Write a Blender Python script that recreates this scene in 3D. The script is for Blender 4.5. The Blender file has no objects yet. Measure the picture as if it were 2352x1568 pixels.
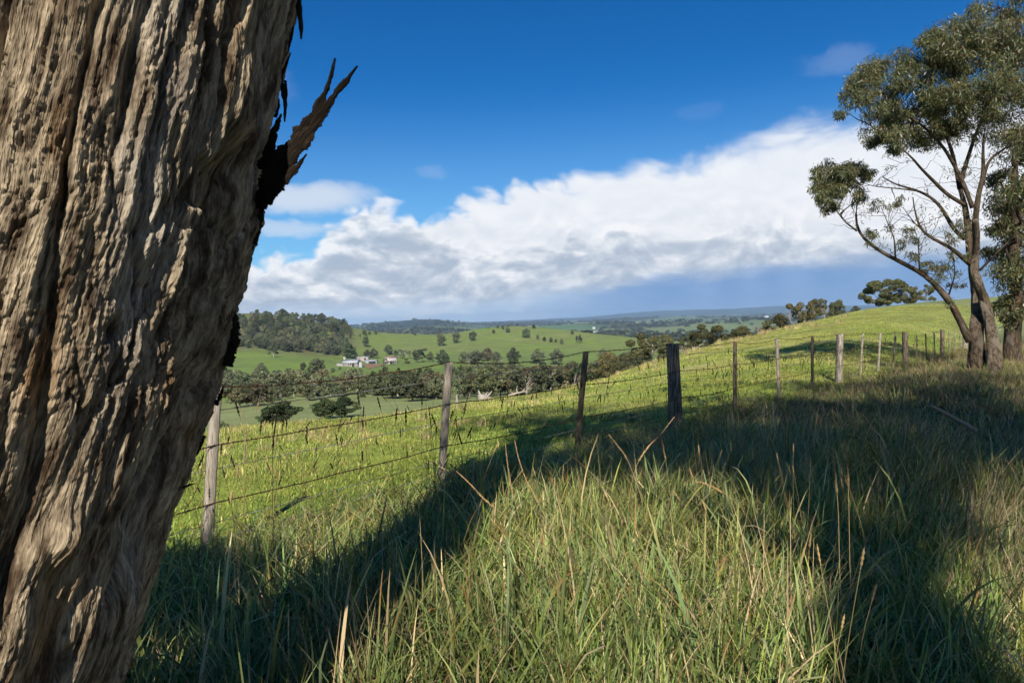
import bpy, math, random
import numpy as np
from mathutils import Matrix, Vector

R = math.radians
scene = bpy.context.scene
COL = scene.collection
RNG = np.random.default_rng(7)
random.seed(7)

# ------------------------------------------------------------------ camera
EYE = np.array([0.0, 0.0, 1.62])
PITCH, ROLL, FPX = R(1.86), R(1.8), 1568.0          # photo read on a 2352 x 1568 grid, 24 mm lens
_F = np.array([0, math.cos(PITCH), -math.sin(PITCH)])
_U0 = np.array([0, math.sin(PITCH), math.cos(PITCH)])
_R0 = np.array([1.0, 0, 0])
_R = _R0 * math.cos(ROLL) - _U0 * math.sin(ROLL)
_U = _U0 * math.cos(ROLL) + _R0 * math.sin(ROLL)
cam_d = bpy.data.cameras.new('camera')
cam = bpy.data.objects.new('camera', cam_d)
COL.objects.link(cam)
cam_d.sensor_width = 36.0
cam_d.lens = 24.0
cam_d.clip_start = 0.05
cam_d.clip_end = 60000.0
cam.matrix_world = Matrix(((_R[0], _U[0], -_F[0], EYE[0]), (_R[1], _U[1], -_F[1], EYE[1]),
                           (_R[2], _U[2], -_F[2], EYE[2]), (0, 0, 0, 1)))
cam_d.dof.use_dof = True
cam_d.dof.focus_distance = 9.0
cam_d.dof.aperture_fstop = 16.0
scene.camera = cam

def ray(px, py):
    """direction (depth 1 along the optical axis) of a photo position"""
    return _F + (px - 1176.0) / FPX * _R + (784.0 - py) / FPX * _U

def at(px, py, d):
    """world point seen at a photo position, d metres in front of the camera"""
    v = ray(px, py)
    return EYE + v * (d / v[1])

# ------------------------------------------------------------------ sun, exposure
SUN_EL, SUN_AZ = R(37.0), R(4.0)                    # shadows run 4 deg right of straight ahead
SUNDIR = np.array([-math.sin(SUN_AZ) * math.cos(SUN_EL), -math.cos(SUN_AZ) * math.cos(SUN_EL), math.sin(SUN_EL)])
sun_d = bpy.data.lights.new('sun', 'SUN')
sun_d.energy = 4.6
sun_d.angle = R(0.53)
sun_d.color = (1.0, 0.91, 0.77)
sun = bpy.data.objects.new('sun', sun_d)
COL.objects.link(sun)
sun.rotation_euler = Vector(tuple(SUNDIR)).to_track_quat('Z', 'Y').to_euler()
sun.location = (-8, -22, 20)
scene.view_settings.view_transform = 'Standard'
scene.view_settings.look = 'None'
scene.view_settings.exposure = 0.55
scene.view_settings.gamma = 1.0
scene.render.engine = 'CYCLES'
scene.cycles.use_denoising = True
scene.cycles.use_adaptive_sampling = True
scene.cycles.adaptive_threshold = 0.035
scene.cycles.adaptive_min_samples = 24
scene.cycles.debug_use_spatial_splits = True
scene.cycles.max_bounces = 3
scene.cycles.diffuse_bounces = 1
scene.cycles.glossy_bounces = 2
scene.cycles.transmission_bounces = 2
scene.cycles.transparent_max_bounces = 4
scene.cycles.volume_bounces = 0
scene.cycles.sample_clamp_indirect = 4.0

# ------------------------------------------------------------------ node helpers
class G:
    """tiny helper to write node graphs as expressions"""
    def __init__(s, tree):
        s.t = tree; s.n = tree.nodes; s.l = tree.links
    def node(s, typ, **kw):
        n = s.n.new(typ)
        for k, v in kw.items():
            setattr(n, k, v)
        return n
    def put(s, sock, v):
        if isinstance(v, bpy.types.NodeSocket): s.l.new(v, sock)
        elif v is not None:
            if sock.type == 'RGBA' and len(v) == 3: v = (*v, 1)
            sock.default_value = v
    def m(s, op, a, b=None, c=None, clamp=False):
        n = s.node('ShaderNodeMath', operation=op, use_clamp=clamp)
        s.put(n.inputs[0], a)
        if b is not None: s.put(n.inputs[1], b)
        if c is not None: s.put(n.inputs[2], c)
        return n.outputs[0]
    def add(s, a, b): return s.m('ADD', a, b)
    def sub(s, a, b): return s.m('SUBTRACT', a, b)
    def mul(s, a, b): return s.m('MULTIPLY', a, b)
    def smooth(s, v, lo, hi, a=0.0, b=1.0):
        n = s.node('ShaderNodeMapRange', interpolation_type='SMOOTHSTEP')
        for i, x in enumerate((v, lo, hi, a, b)): s.put(n.inputs[i], x)
        return n.outputs[0]
    def lin(s, v, lo, hi, a=0.0, b=1.0):
        n = s.node('ShaderNodeMapRange')
        for i, x in enumerate((v, lo, hi, a, b)): s.put(n.inputs[i], x)
        return n.outputs[0]
    def mix(s, f, a, b):
        n = s.node('ShaderNodeMix', data_type='RGBA')
        s.put(n.inputs[0], f); s.put(n.inputs[6], a); s.put(n.inputs[7], b)
        return n.outputs[2]
    def vmul(s, v, w):
        n = s.node('ShaderNodeVectorMath', operation='MULTIPLY')
        s.put(n.inputs[0], v); s.put(n.inputs[1], w); return n.outputs[0]
    def vadd(s, v, w):
        n = s.node('ShaderNodeVectorMath', operation='ADD')
        s.put(n.inputs[0], v); s.put(n.inputs[1], w); return n.outputs[0]
    def scale(s, v, k):
        n = s.node('ShaderNodeVectorMath', operation='SCALE')
        s.put(n.inputs[0], v); s.put(n.inputs[3], k); return n.outputs[0]
    def noise(s, vec, scale, detail=4.0, rough=0.55, lac=2.0, dist=0.0, col=False):
        n = s.node('ShaderNodeTexNoise')
        s.put(n.inputs['Vector'], vec); s.put(n.inputs['Scale'], scale); s.put(n.inputs['Detail'], detail)
        s.put(n.inputs['Roughness'], rough); s.put(n.inputs['Lacunarity'], lac); s.put(n.inputs['Distortion'], dist)
        return n.outputs[1 if col else 0]
    def curve(s, v, lo, hi, pts):
        """piecewise curve y(x) through pts with x in [lo, hi]"""
        f = s.lin(v, lo, hi)
        n = s.node('ShaderNodeValToRGB')
        n.color_ramp.interpolation = 'EASE'
        e = n.color_ramp.elements
        while len(e) < len(pts): e.new(0.5)
        for i, (x, y) in enumerate(sorted(pts)):
            e[i].position = (x - lo) / (hi - lo); e[i].color = (y, y, y, 1)
        s.put(n.inputs[0], f)
        return n.outputs[0]
    def ramp(s, v, pts, mode='LINEAR'):
        n = s.node('ShaderNodeValToRGB')
        n.color_ramp.interpolation = mode
        e = n.color_ramp.elements
        while len(e) < len(pts): e.new(0.5)
        for i, (x, c) in enumerate(pts):
            e[i].position = x; e[i].color = (*c, 1)
        s.put(n.inputs[0], v)
        return n.outputs[0]

# ------------------------------------------------------------------ world: Nishita sky with a cloud bank low over the plain
world = bpy.data.worlds.new('World')
scene.world = world
world.use_nodes = True
SKY = 0.075
def build_world():
    nt = world.node_tree
    nt.nodes.clear()
    g = G(nt)
    out = g.node('ShaderNodeOutputWorld')
    bg = g.node('ShaderNodeBackground')
    bg.inputs[1].default_value = SKY
    sky = g.node('ShaderNodeTexSky', sky_type='NISHITA')
    sky.sun_disc = False
    sky.sun_elevation = SUN_EL
    sky.sun_rotation = math.atan2(SUNDIR[0], SUNDIR[1])
    sky.altitude = 300.0
    sky.air_density = 1.0
    sky.dust_density = 0.2
    sky.ozone_density = 3.0
    tc = g.node('ShaderNodeTexCoord')
    d = tc.outputs['Generated']
    sep = g.node('ShaderNodeSeparateXYZ'); g.put(sep.inputs[0], d)
    az = g.m('ARCTAN2', sep.outputs[0], sep.outputs[1])
    el = g.m('ARCSINE', sep.outputs[2])
    K = 0.69 / SKY
    def c(r, gg, b): return (r * K, gg * K, b * K)
    # clear sky, deepened as through a polarising filter
    hs = g.node('ShaderNodeHueSaturation')
    hs.inputs['Saturation'].default_value = 1.4; hs.inputs['Value'].default_value = 0.75
    g.put(hs.inputs['Color'], sky.outputs[0])
    base = g.vmul(hs.outputs[0], (0.42, 0.97, 1.25))
    low = g.smooth(el, 0.34, 0.02)
    base = g.mix(g.mul(low, 0.55), base, c(0.33, 0.62, 0.95))
    # noise fields in direction space
    p = g.vmul(d, (1, 1, 1.7))
    warp = g.noise(p, 6.0, 1.0, 0.5, col=True)
    pw = g.vadd(p, g.scale(g.vadd(warp, (-0.5, -0.5, -0.5)), 0.10))
    n1 = g.noise(pw, 9.0, 5.0, 0.56)
    n2 = g.noise(pw, 19.0, 5.0, 0.60)
    n2u = g.noise(g.vadd(pw, (0, 0, 0.020)), 19.0, 3.0, 0.55)
    nb = g.noise(pw, 15.0, 2.5, 0.5)
    bl = g.m('ABSOLUTE', g.sub(g.mul(nb, 2.0), 1.0))          # rounded puffs with sharp creases between
    n3 = g.noise(g.vmul(d, (1, 1, 4.2)), 13.0, 4.0, 0.58)
    def blob(a0, e0, wa, we):
        aa = g.m('DIVIDE', g.add(g.sub(az, a0), g.mul(g.sub(n1, 0.5), 0.16)), wa)
        ee = g.m('DIVIDE', g.add(g.sub(el, e0), g.mul(g.sub(n2, 0.5), 0.030)), we)
        return g.smooth(g.add(g.mul(aa, aa), g.mul(ee, ee)), 1.7, 0.0)
    # thin scraps and small flat clouds in the blue
    flm = g.m('ADD', blob(-0.285, 0.176, 0.095, 0.021), g.mul(blob(-0.31, 0.134, 0.055, 0.012), 0.7), clamp=True)
    flm = g.m('ADD', flm, g.mul(blob(0.440, 0.315, 0.045, 0.018), 0.16), clamp=True)
    flm = g.m('ADD', flm, g.mul(blob(0.265, 0.272, 0.028, 0.012), 0.05), clamp=True)
    flm = g.m('ADD', flm, g.mul(blob(-0.115, 0.213, 0.030, 0.010), 0.16), clamp=True)
    flm = g.m('ADD', flm, g.mul(blob(-0.33, 0.32, 0.028, 0.020), 0.08), clamp=True)
    base = g.mix(g.mul(flm, 0.80), base, c(0.74, 0.80, 0.89))
    # the tall white bank
    T1 = g.curve(az, -1.0, 1.0, [(-1.0, 0.09), (-0.34, 0.08), (-0.20, 0.11), (-0.13, 0.145), (-0.04, 0.176), (0.05, 0.194),
                                 (0.20, 0.203), (0.33, 0.224), (0.47, 0.240), (1.0, 0.235)])
    e1 = g.add(g.sub(T1, el), g.mul(g.sub(n1, 0.5), 0.075))
    e1 = g.add(e1, g.mul(g.sub(bl, 0.18), g.smooth(az, 0.30, 0.0, 0.03, 0.055)))
    e1 = g.add(e1, g.mul(g.sub(n2, 0.5), 0.022))
    soft = g.smooth(az, 0.0, 0.35, 0.012, 0.026)
    m1 = g.smooth(e1, g.mul(soft, -1.0), soft)
    lit1 = g.m('MULTIPLY_ADD', g.sub(bl, 0.16), 0.9, g.m('MULTIPLY_ADD', g.sub(n2, n2u), 1.2, 0.74), clamp=True)
    c1 = g.mix(lit1, c(0.60, 0.67, 0.78), c(0.955, 0.96, 0.985))
    c1 = g.mix(g.smooth(el, 0.115, 0.175), c1, g.mix(0.72, c1, c(0.86, 0.895, 0.955)))
    colr = g.mix(m1, base, c1)
    # nearer cumulus with grey undersides
    T2 = g.curve(az, -1.0, 1.0, [(-1.0, 0.095), (-0.36, 0.095), (-0.285, 0.105), (-0.255, 0.145), (-0.20, 0.172), (-0.15, 0.160), (-0.095, 0.122),
                                 (-0.06, 0.104), (0.02, 0.104), (0.11, 0.120), (0.20, 0.128), (0.30, 0.122), (0.42, 0.115), (0.6, 0.10), (1.0, 0.095)])
    e2 = g.add(g.sub(T2, el), g.mul(g.sub(bl, 0.18), 0.070))
    e2 = g.add(e2, g.mul(g.sub(n2, 0.5), 0.020))
    e2 = g.add(e2, g.mul(g.sub(n1, 0.5), 0.045))
    m2 = g.smooth(e2, -0.010, 0.014)
    dep = g.smooth(e2, 0.0, 0.042)                       # depth below the sunlit top
    lit2 = g.m('MULTIPLY_ADD', g.sub(n2, n2u), 2.6, g.sub(1.0, g.mul(dep, 0.74)), clamp=True)
    lit2 = g.m('MULTIPLY_ADD', g.sub(n1, 0.5), -1.2, lit2, clamp=True)
    lit2 = g.m('MULTIPLY_ADD', g.sub(bl, 0.16), 0.9, lit2, clamp=True)
    lit2 = g.m('ADD', lit2, g.mul(g.smooth(n3, 0.50, 0.70), 0.35), clamp=True)
    c2 = g.ramp(lit2, [(0.0, c(0.42, 0.50, 0.62)), (0.40, c(0.57, 0.635, 0.73)), (0.75, c(0.76, 0.80, 0.86)), (1.0, c(0.94, 0.95, 0.975))])
    colr = g.mix(g.mul(m2, 0.94), colr, c2)
    # low stratus streaks and the rain curtain at the foot of the bank
    B = g.curve(az, -1.0, 1.0, [(-1.0, 0.026), (-0.3, 0.026), (-0.05, 0.026), (0.10, 0.040), (0.25, 0.056), (0.45, 0.064), (1.0, 0.064)])
    e3 = g.add(g.sub(B, el), g.mul(g.sub(n3, 0.5), 0.030))
    m3 = g.smooth(e3, -0.014, 0.016)
    rainc = g.mix(g.smooth(az, -0.06, 0.20), c(0.56, 0.71, 0.88), c(0.185, 0.345, 0.640))
    rainc = g.mix(g.mul(g.smooth(n3, 0.45, 0.66), g.smooth(az, 0.16, -0.10, 0.0, 0.80)), rainc, c(0.78, 0.83, 0.89))
    shaft = g.noise(g.vmul(d, (1, 1, 0.08)), 16.0, 1.0, 0.5)
    rainc = g.mix(g.mul(g.smooth(shaft, 0.40, 0.70), 0.40), rainc, c(0.29, 0.46, 0.74))
    colr = g.mix(g.mul(m3, 0.95), colr, rainc)
    g.put(bg.inputs[0], colr)
    g.l.new(bg.outputs[0], out.inputs[0])
    world.cycles.sampling_method = 'MANUAL'
    world.cycles.sample_map_resolution = 512
build_world()
# ------------------------------------------------------------------ numpy noise
_perm = np.random.default_rng(3).permutation(512)
_perm = np.concatenate([_perm, _perm, _perm])
_grad = np.random.default_rng(4).uniform(0, 2 * np.pi, 512)
def perlin(x, y, seed=0):
    x = np.asarray(x, float) + seed * 17.31; y = np.asarray(y, float) + seed * 9.77
    xi = np.floor(x).astype(int); yi = np.floor(y).astype(int)
    xf = x - xi; yf = y - yi
    u = xf * xf * xf * (xf * (xf * 6 - 15) + 10); v = yf * yf * yf * (yf * (yf * 6 - 15) + 10)
    def gd(ix, iy, dx, dy):
        a = _grad[_perm[(_perm[ix & 511] + iy) & 511]]
        return np.cos(a) * dx + np.sin(a) * dy
    n00 = gd(xi, yi, xf, yf); n10 = gd(xi + 1, yi, xf - 1, yf)
    n01 = gd(xi, yi + 1, xf, yf - 1); n11 = gd(xi + 1, yi + 1, xf - 1, yf - 1)
    a = n00 + u * (n10 - n00); b = n01 + u * (n11 - n01)
    return (a + v * (b - a)) * 1.5
def fbm(x, y, octv=4, seed=0, gain=0.5):
    s = 0; a = 1.0; f = 1.0
    for i in range(octv):
        s = s + a * perlin(x * f, y * f, seed + i * 3)
        a *= gain; f *= 2.03
    return s
def sstep(x, a, b):
    t = np.clip((x - a) / (b - a), 0, 1)
    return t * t * (3 - 2 * t)

# ------------------------------------------------------------------ object helpers
def mesh_np(name, verts, faces, mat=None, parent=None, smooth=True, col=None, uv=None, link=True):
    """mesh object from numpy arrays; faces is (n,3) or (n,4) or a list of such arrays"""
    me = bpy.data.meshes.new(name)
    fl = faces if isinstance(faces, list) else [faces]
    fl = [np.asarray(f, np.int32) for f in fl if len(f)]
    verts = np.asarray(verts, np.float32)
    loops = np.concatenate([f.ravel() for f in fl])
    sizes = np.concatenate([np.full(len(f), f.shape[1], np.int32) for f in fl])
    starts = np.concatenate([[0], np.cumsum(sizes)[:-1]]).astype(np.int32)
    me.vertices.add(len(verts)); me.vertices.foreach_set('co', verts.ravel())
    me.loops.add(len(loops)); me.loops.foreach_set('vertex_index', loops)
    me.polygons.add(len(sizes)); me.polygons.foreach_set('loop_start', starts)
    me.polygons.foreach_set('loop_total', sizes)
    if smooth: me.polygons.foreach_set('use_smooth', np.ones(len(sizes), bool))
    if col is not None:
        a = me.attributes.new('Col', 'FLOAT_COLOR', 'POINT')
        c = np.ones((len(verts), 4), np.float32); c[:, :3] = col
        a.data.foreach_set('color', c.ravel())
    if uv is not None:
        a = me.attributes.new('UVc', 'FLOAT_VECTOR', 'POINT')
        c = np.zeros((len(verts), 3), np.float32); c[:, :uv.shape[1]] = uv
        a.data.foreach_set('vector', c.ravel())
    me.update(calc_edges=True)
    if mat is not None: me.materials.append(mat)
    o = bpy.data.objects.new(name, me)
    if link: COL.objects.link(o)
    if parent is not None: o.parent = parent
    return o
def tag(o, label=None, cat=None, group=None, kind=None):
    if label: o['label'] = label
    if cat: o['category'] = cat
    if group: o['group'] = group
    if kind: o['kind'] = kind
    return o
def empty(name, loc=(0, 0, 0), rz=0.0):
    o = bpy.data.objects.new(name, None); COL.objects.link(o)
    o.location = tuple(float(v) for v in loc); o.rotation_euler = (0, 0, rz)
    o.empty_display_size = 0.2
    return o

class MB:
    """collects pieces for one mesh"""
    def __init__(s): s.v = []; s.q = []; s.t = []; s.c = []; s.u = []; s.n = 0
    def add(s, v, q=None, t=None, c=None, u=None):
        v = np.asarray(v, float).reshape(-1, 3)
        if q is not None and len(q): s.q.append(np.asarray(q).reshape(-1, 4) + s.n)
        if t is not None and len(t): s.t.append(np.asarray(t).reshape(-1, 3) + s.n)
        s.v.append(v); s.n += len(v)
        s.c.append(np.broadcast_to(np.asarray((1, 1, 1) if c is None else c, float), (len(v), 3)))
        s.u.append(np.zeros((len(v), 3)) if u is None else np.asarray(u, float))
    def tube(s, pts, rad, n=8, c=None, cap=True, squash=None, rough=0.0, seed=0):
        pts = np.asarray(pts, float); m = len(pts)
        rad = np.broadcast_to(np.asarray(rad, float), (m,))
        tg = np.gradient(pts, axis=0); tg /= np.linalg.norm(tg, axis=1)[:, None] + 1e-9
        ref = np.array([0, 0, 1.0]) if abs(tg[:, 2]).mean() < 0.8 else np.array([1.0, 0, 0])
        e1 = np.cross(tg, ref); e1 /= np.linalg.norm(e1, axis=1)[:, None] + 1e-9
        e2 = np.cross(tg, e1)
        a = np.arange(n) / n * 2 * np.pi
        L = np.concatenate([[0], np.cumsum(np.linalg.norm(np.diff(pts, axis=0), axis=1))])
        rr = rad[:, None] * np.ones(n)[None]
        if rough:
            rr = rr * (1 + rough * fbm(np.cos(a)[None] * 2 + L[:, None] * 1.3, np.sin(a)[None] * 2 + L[:, None] * 0.9, 3, seed))
        v = pts[:, None] + rr[..., None] * (np.cos(a)[None, :, None] * e1[:, None] + np.sin(a)[None, :, None] * e2[:, None])
        i = np.arange(m - 1)[:, None] * n; j = np.arange(n)[None]; j2 = (j + 1) % n
        q = np.stack([i + j, i + j2, i + n + j2, i + n + j], -1).reshape(-1, 4)
        u = np.stack([np.broadcast_to(a[None] * rad.mean(), (m, n)), np.broadcast_to(L[:, None], (m, n)), np.zeros((m, n))], -1).reshape(-1, 3)
        vv = v.reshape(-1, 3)
        t = None
        if cap:
            vv = np.vstack([vv, pts[0], pts[-1]]); u = np.vstack([u, u[0], u[-1]])
            jj = np.arange(n); k = m * n
            t = np.vstack([np.stack([np.full(n, k), (jj + 1) % n, jj], -1),
                           np.stack([np.full(n, k + 1), (m - 1) * n + jj, (m - 1) * n + (jj + 1) % n], -1)])
        if c is not None and np.ndim(c) == 2 and len(c) == m:
            c = np.repeat(np.asarray(c), n, axis=0)
            if cap: c = np.vstack([c, c[0], c[-1]])
        s.add(vv, q, t, c, u)
    def box(s, lo, hi, c=None):
        x0, y0, z0 = lo; x1, y1, z1 = hi
        v = [(x0, y0, z0), (x1, y0, z0), (x1, y1, z0), (x0, y1, z0), (x0, y0, z1), (x1, y0, z1), (x1, y1, z1), (x0, y1, z1)]
        q = [(0, 3, 2, 1), (4, 5, 6, 7), (0, 1, 5, 4), (1, 2, 6, 5), (2, 3, 7, 6), (3, 0, 4, 7)]
        s.add(v, q, None, c)
    def build(s, name, mat, parent=None, smooth=True, link=True):
        f = []
        if s.q: f.append(np.concatenate(s.q))
        if s.t: f.append(np.concatenate(s.t))
        return mesh_np(name, np.concatenate(s.v), f, mat, parent, smooth, np.concatenate(s.c), np.concatenate(s.u), link)

def material(name):
    m = bpy.data.materials.new(name); m.use_nodes = True
    nt = m.node_tree; nt.nodes.clear()
    g = G(nt)
    out = g.node('ShaderNodeOutputMaterial')
    return m, g, out
def attr(g, name, what='Color'):
    a = g.node('ShaderNodeAttribute', attribute_name=name)
    return a.outputs[what]
def principled(g, out, col, rough=0.85, spec=0.2, normal=None, metal=0.0):
    b = g.node('ShaderNodeBsdfPrincipled')
    g.put(b.inputs['Base Color'], col); g.put(b.inputs['Roughness'], rough); g.put(b.inputs['Metallic'], metal)
    g.put(b.inputs['Specular IOR Level'], spec)
    if normal is not None: g.put(b.inputs['Normal'], normal)
    g.l.new(b.outputs[0], out.inputs[0])
    return b
def bump(g, h, strength=0.5, dist=0.02):
    b = g.node('ShaderNodeBump'); b.inputs['Strength'].default_value = strength; b.inputs['Distance'].default_value = dist
    g.put(b.inputs['Height'], h); return b.outputs[0]

# ------------------------------------------------------------------ terrain: radial profiles of the land, read off the photograph
# per column: photo x, then (distance, photo y) of brow, ... , crest of the hill behind the valley
COLS = [
 (-700, [(9, 1080), (16, 1110), (50, 1100), (110, 1020), (180, 955), (260, 925), (400, 890), (560, 845), (740, 785), (900, 745)]),
 (200,  [(10, 1055), (17, 1085), (50, 1075), (110, 1000), (180, 945), (260, 915), (400, 880), (560, 838), (740, 775), (900, 728)]),
 (460,  [(12, 1003), (19, 1030), (55, 1025), (115, 975), (180, 932), (260, 902), (400, 872), (580, 812), (760, 765), (900, 722)]),
 (580,  [(13, 986), (20, 1012), (55, 1008), (115, 965), (180, 922), (260, 895), (400, 868), (590, 813), (760, 760), (920, 719)]),
 (700,  [(14, 976), (21, 1000), (60, 995), (120, 955), (175, 912), (260, 890), (410, 862), (620, 818), (780, 770), (930, 733)]),
 (790,  [(15, 968), (22, 990), (60, 988), (120, 948), (175, 908), (260, 888), (420, 858), (640, 824), (800, 785), (950, 750)]),
 (860,  [(16, 961), (23, 980), (60, 980), (125, 942), (180, 904), (265, 885), (420, 855), (640, 834), (800, 800), (980, 763)]),
 (1000, [(19, 943), (27, 960), (65, 965), (130, 930), (200, 902), (280, 882), (430, 852), (640, 825), (800, 798), (990, 769)]),
 (1100, [(21, 926), (30, 942), (70, 948), (130, 922), (210, 898), (300, 878), (450, 852), (640, 822), (800, 788), (970, 756)]),
 (1180, [(24, 914), (33, 928), (75, 935), (140, 915), (220, 892), (310, 874), (460, 850), (640, 820), (800, 785), (960, 748.5)]),
 (1260, [(28, 902), (37, 914), (80, 922), (140, 905), (230, 886), (320, 870), (470, 848), (640, 818), (800, 784), (950, 752)]),
 (1350, [(33, 884), (43, 895), (85, 905), (150, 893), (240, 877), (340, 862), (490, 842), (650, 815), (790, 790), (930, 765)]),
 (1450, [(42, 852), (52, 862), (90, 875), (160, 870), (250, 862), (350, 850), (500, 832), (650, 812), (780, 795), (900, 778)]),
 (1560, [(54, 816), (66, 828), (105, 840), (170, 842), (260, 838), (360, 830), (510, 815), (660, 803), (800, 796), (920, 790)]),
 (1660, [(66, 789), (80, 802), (120, 815), (190, 822), (280, 820), (400, 812), (560, 802), (720, 795), (850, 790), (980, 786)]),
 (1750, [(78, 767), (95, 780), (140, 798), (210, 806), (300, 806), (420, 801), (600, 794), (780, 788), (900, 785), (1050, 781)]),
 (1870, [(98, 737), (118, 750), (170, 775), (240, 788), (330, 791), (460, 788), (640, 784), (800, 781), (950, 778), (1100, 776)]),
 (1990, [(118, 709), (140, 722), (200, 750), (270, 768), (360, 775), (500, 775), (680, 773), (850, 771), (1000, 769), (1150, 767)]),
 (2120, [(130, 694), (155, 706), (220, 735), (300, 752), (400, 762), (540, 764), (720, 764), (880, 763), (1050, 762), (1200, 761)]),
 (2250, [(140, 684), (165, 696), (230, 722), (320, 742), (420, 752), (560, 756), (740, 757), (900, 757), (1080, 757), (1250, 757)]),
 (2450, [(150, 672), (175, 684), (245, 705), (330, 725), (430, 738), (580, 745), (760, 748), (920, 750), (1100, 750), (1300, 750)]),
 (3100, [(150, 650), (175, 660), (245, 680), (330, 700), (430, 712), (580, 722), (760, 728), (920, 732), (1100, 735), (1300, 737)]),
]
FAR_R = [1500, 2200, 3400, 5000, 7500, 10500, 12500, 14500]
def far_z(px):
    hill = 80 * math.exp(-((px - 955) / 110.0) ** 2)        # wooded hill beyond the saddle
    dist = np.interp(px, [1150, 1230, 1330, 1450, 1600, 1800, 2000, 2300], [0, 8, 30, 95, 130, 150, 100, 50])
    return [-52, -60, -58 + 0.35 * hill, -54 + hill, -50, -38, -38 + 0.8 * dist, 0.6 * dist - 30]
FENCE_K, FENCE_M = 6.19, 0.8125
def fence_side(x, y):
    """metres from the fence, positive on the roadside verge"""
    return (x - FENCE_M * y + FENCE_K) / math.hypot(1, FENCE_M)
def near_z(x, y):
    d = np.maximum(y, 0)
    return -0.027 * np.maximum(d - 5, 0) + 0.0 * x
def pchip(xk, yk, x):
    """monotone cubic along the last axis for one column"""
    h = np.diff(xk); dl = np.diff(yk) / h
    m = np.zeros_like(yk)
    for i in range(1, len(xk) - 1):
        if dl[i - 1] * dl[i] > 0:
            w1 = 2 * h[i] + h[i - 1]; w2 = h[i] + 2 * h[i - 1]
            m[i] = (w1 + w2) / (w1 / dl[i - 1] + w2 / dl[i])
    m[0] = dl[0]; m[-1] = dl[-1]
    k = np.clip(np.searchsorted(xk, x) - 1, 0, len(xk) - 2)
    t = (x - xk[k]) / h[k]
    return ((1 + 2 * t) * (1 - t) ** 2 * yk[k] + t * (1 - t) ** 2 * h[k] * m[k] + t * t * (3 - 2 * t) * yk[k + 1] + t * t * (t - 1) * h[k] * m[k + 1])

def build_profiles():
    az, LR, ZZ = [], [], []
    for px, kn in COLS:
        v = ray(px, 735.0); a = math.atan2(v[0], v[1]); ca = math.cos(a); sa = math.sin(a)
        rs, zs = [0.3], [0.0]
        d_brow = kn[0][0]
        u = math.tan(a)
        df = FENCE_K / (FENCE_M - u) if u < FENCE_M - 0.06 else 60.0
        df = min(max(df, 3.0), d_brow * 0.6)
        for d in (df * 0.5, df, df + (d_brow - df) * 0.45):
            rs.append(d / ca); zs.append(None)
        for d, py in kn:
            w = ray(px, py); rs.append(d / ca)
            zs.append(EYE[2] + d * w[2] / w[1])
        zs[1] = float(near_z(0, df * 0.5)); zs[2] = float(near_z(0, df))
        f = 0.5; zs[3] = zs[2] * (1 - f) + zs[4] * f + 0.10 * min(1, d_brow / 25)
        for r, z in zip(FAR_R, far_z(px)):
            rs.append(r); zs.append(z)
        az.append(a); LR.append(np.log(rs)); ZZ.append(zs)
    return np.array(az), np.array(LR), np.array(ZZ)
_pa, _plr, _pz = build_profiles()
AZ = np.concatenate([np.arange(-R(54), R(54), R(0.25)), np.arange(R(54), R(306), R(4))])   # wraps round behind the camera
LRG = np.linspace(math.log(0.4), math.log(14400.0), 430)
def build_grid():
    Z = np.zeros((len(AZ), len(LRG)))
    pa = np.concatenate([_pa, [_pa[0] + 2 * np.pi]])
    lr = np.vstack([_plr, _plr[:1]]); zz = np.vstack([_pz, _pz[:1]])
    for i, a in enumerate(AZ):
        aa = a if a >= pa[0] else a + 2 * np.pi
        k = int(np.clip(np.searchsorted(pa, aa) - 1, 0, len(pa) - 2))
        t = (aa - pa[k]) / (pa[k + 1] - pa[k])
        Z[i] = pchip(lr[k] * (1 - t) + lr[k + 1] * t, zz[k] * (1 - t) + zz[k + 1] * t, LRG)
    # soften kinks between the columns inside the view
    nv = int((AZ < R(54)).sum())
    for _ in range(6):
        Z[1:nv - 1] = 0.25 * Z[:nv - 2] + 0.5 * Z[1:nv - 1] + 0.25 * Z[2:nv]
    r = np.exp(LRG)[None]; X = np.sin(AZ)[:, None] * r; Y = np.cos(AZ)[:, None] * r
    Z += 0.035 * fbm(X * 0.5, Y * 0.5, 3, 1) * sstep(r, 0.5, 3) * (1 - sstep(r, 200, 600))
    Z += 0.14 * fbm(X * 0.09, Y * 0.09, 2, 5) * sstep(r, 12, 40) * (1 - sstep(r, 60, 110)) * 0.6
    Z += 1.4 * fbm(X / 70, Y / 70, 3, 9) * sstep(r, 150, 400) * (1 - sstep(r, 900, 1600))
    roll = np.maximum(0, fbm(X / 900, Y / 900, 4, 15) + 0.25)
    Z += 26 * roll * sstep(r, 1400, 2600) * (1 - sstep(r, 6500, 9500))
    Z += 22 * np.maximum(0, fbm(X / 2200, Y / 2200, 3, 19) + 0.1) * sstep(r, 4500, 7000)
    Z += 40 * fbm(X / 1800, Y / 1800, 4, 21) * sstep(r, 9000, 12500) * sstep(Z, -20, 80)
    return X, Y, Z
GX, GY, GZ = build_grid()
_AZE = np.concatenate([AZ, [AZ[0] + 2 * np.pi]])
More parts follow.
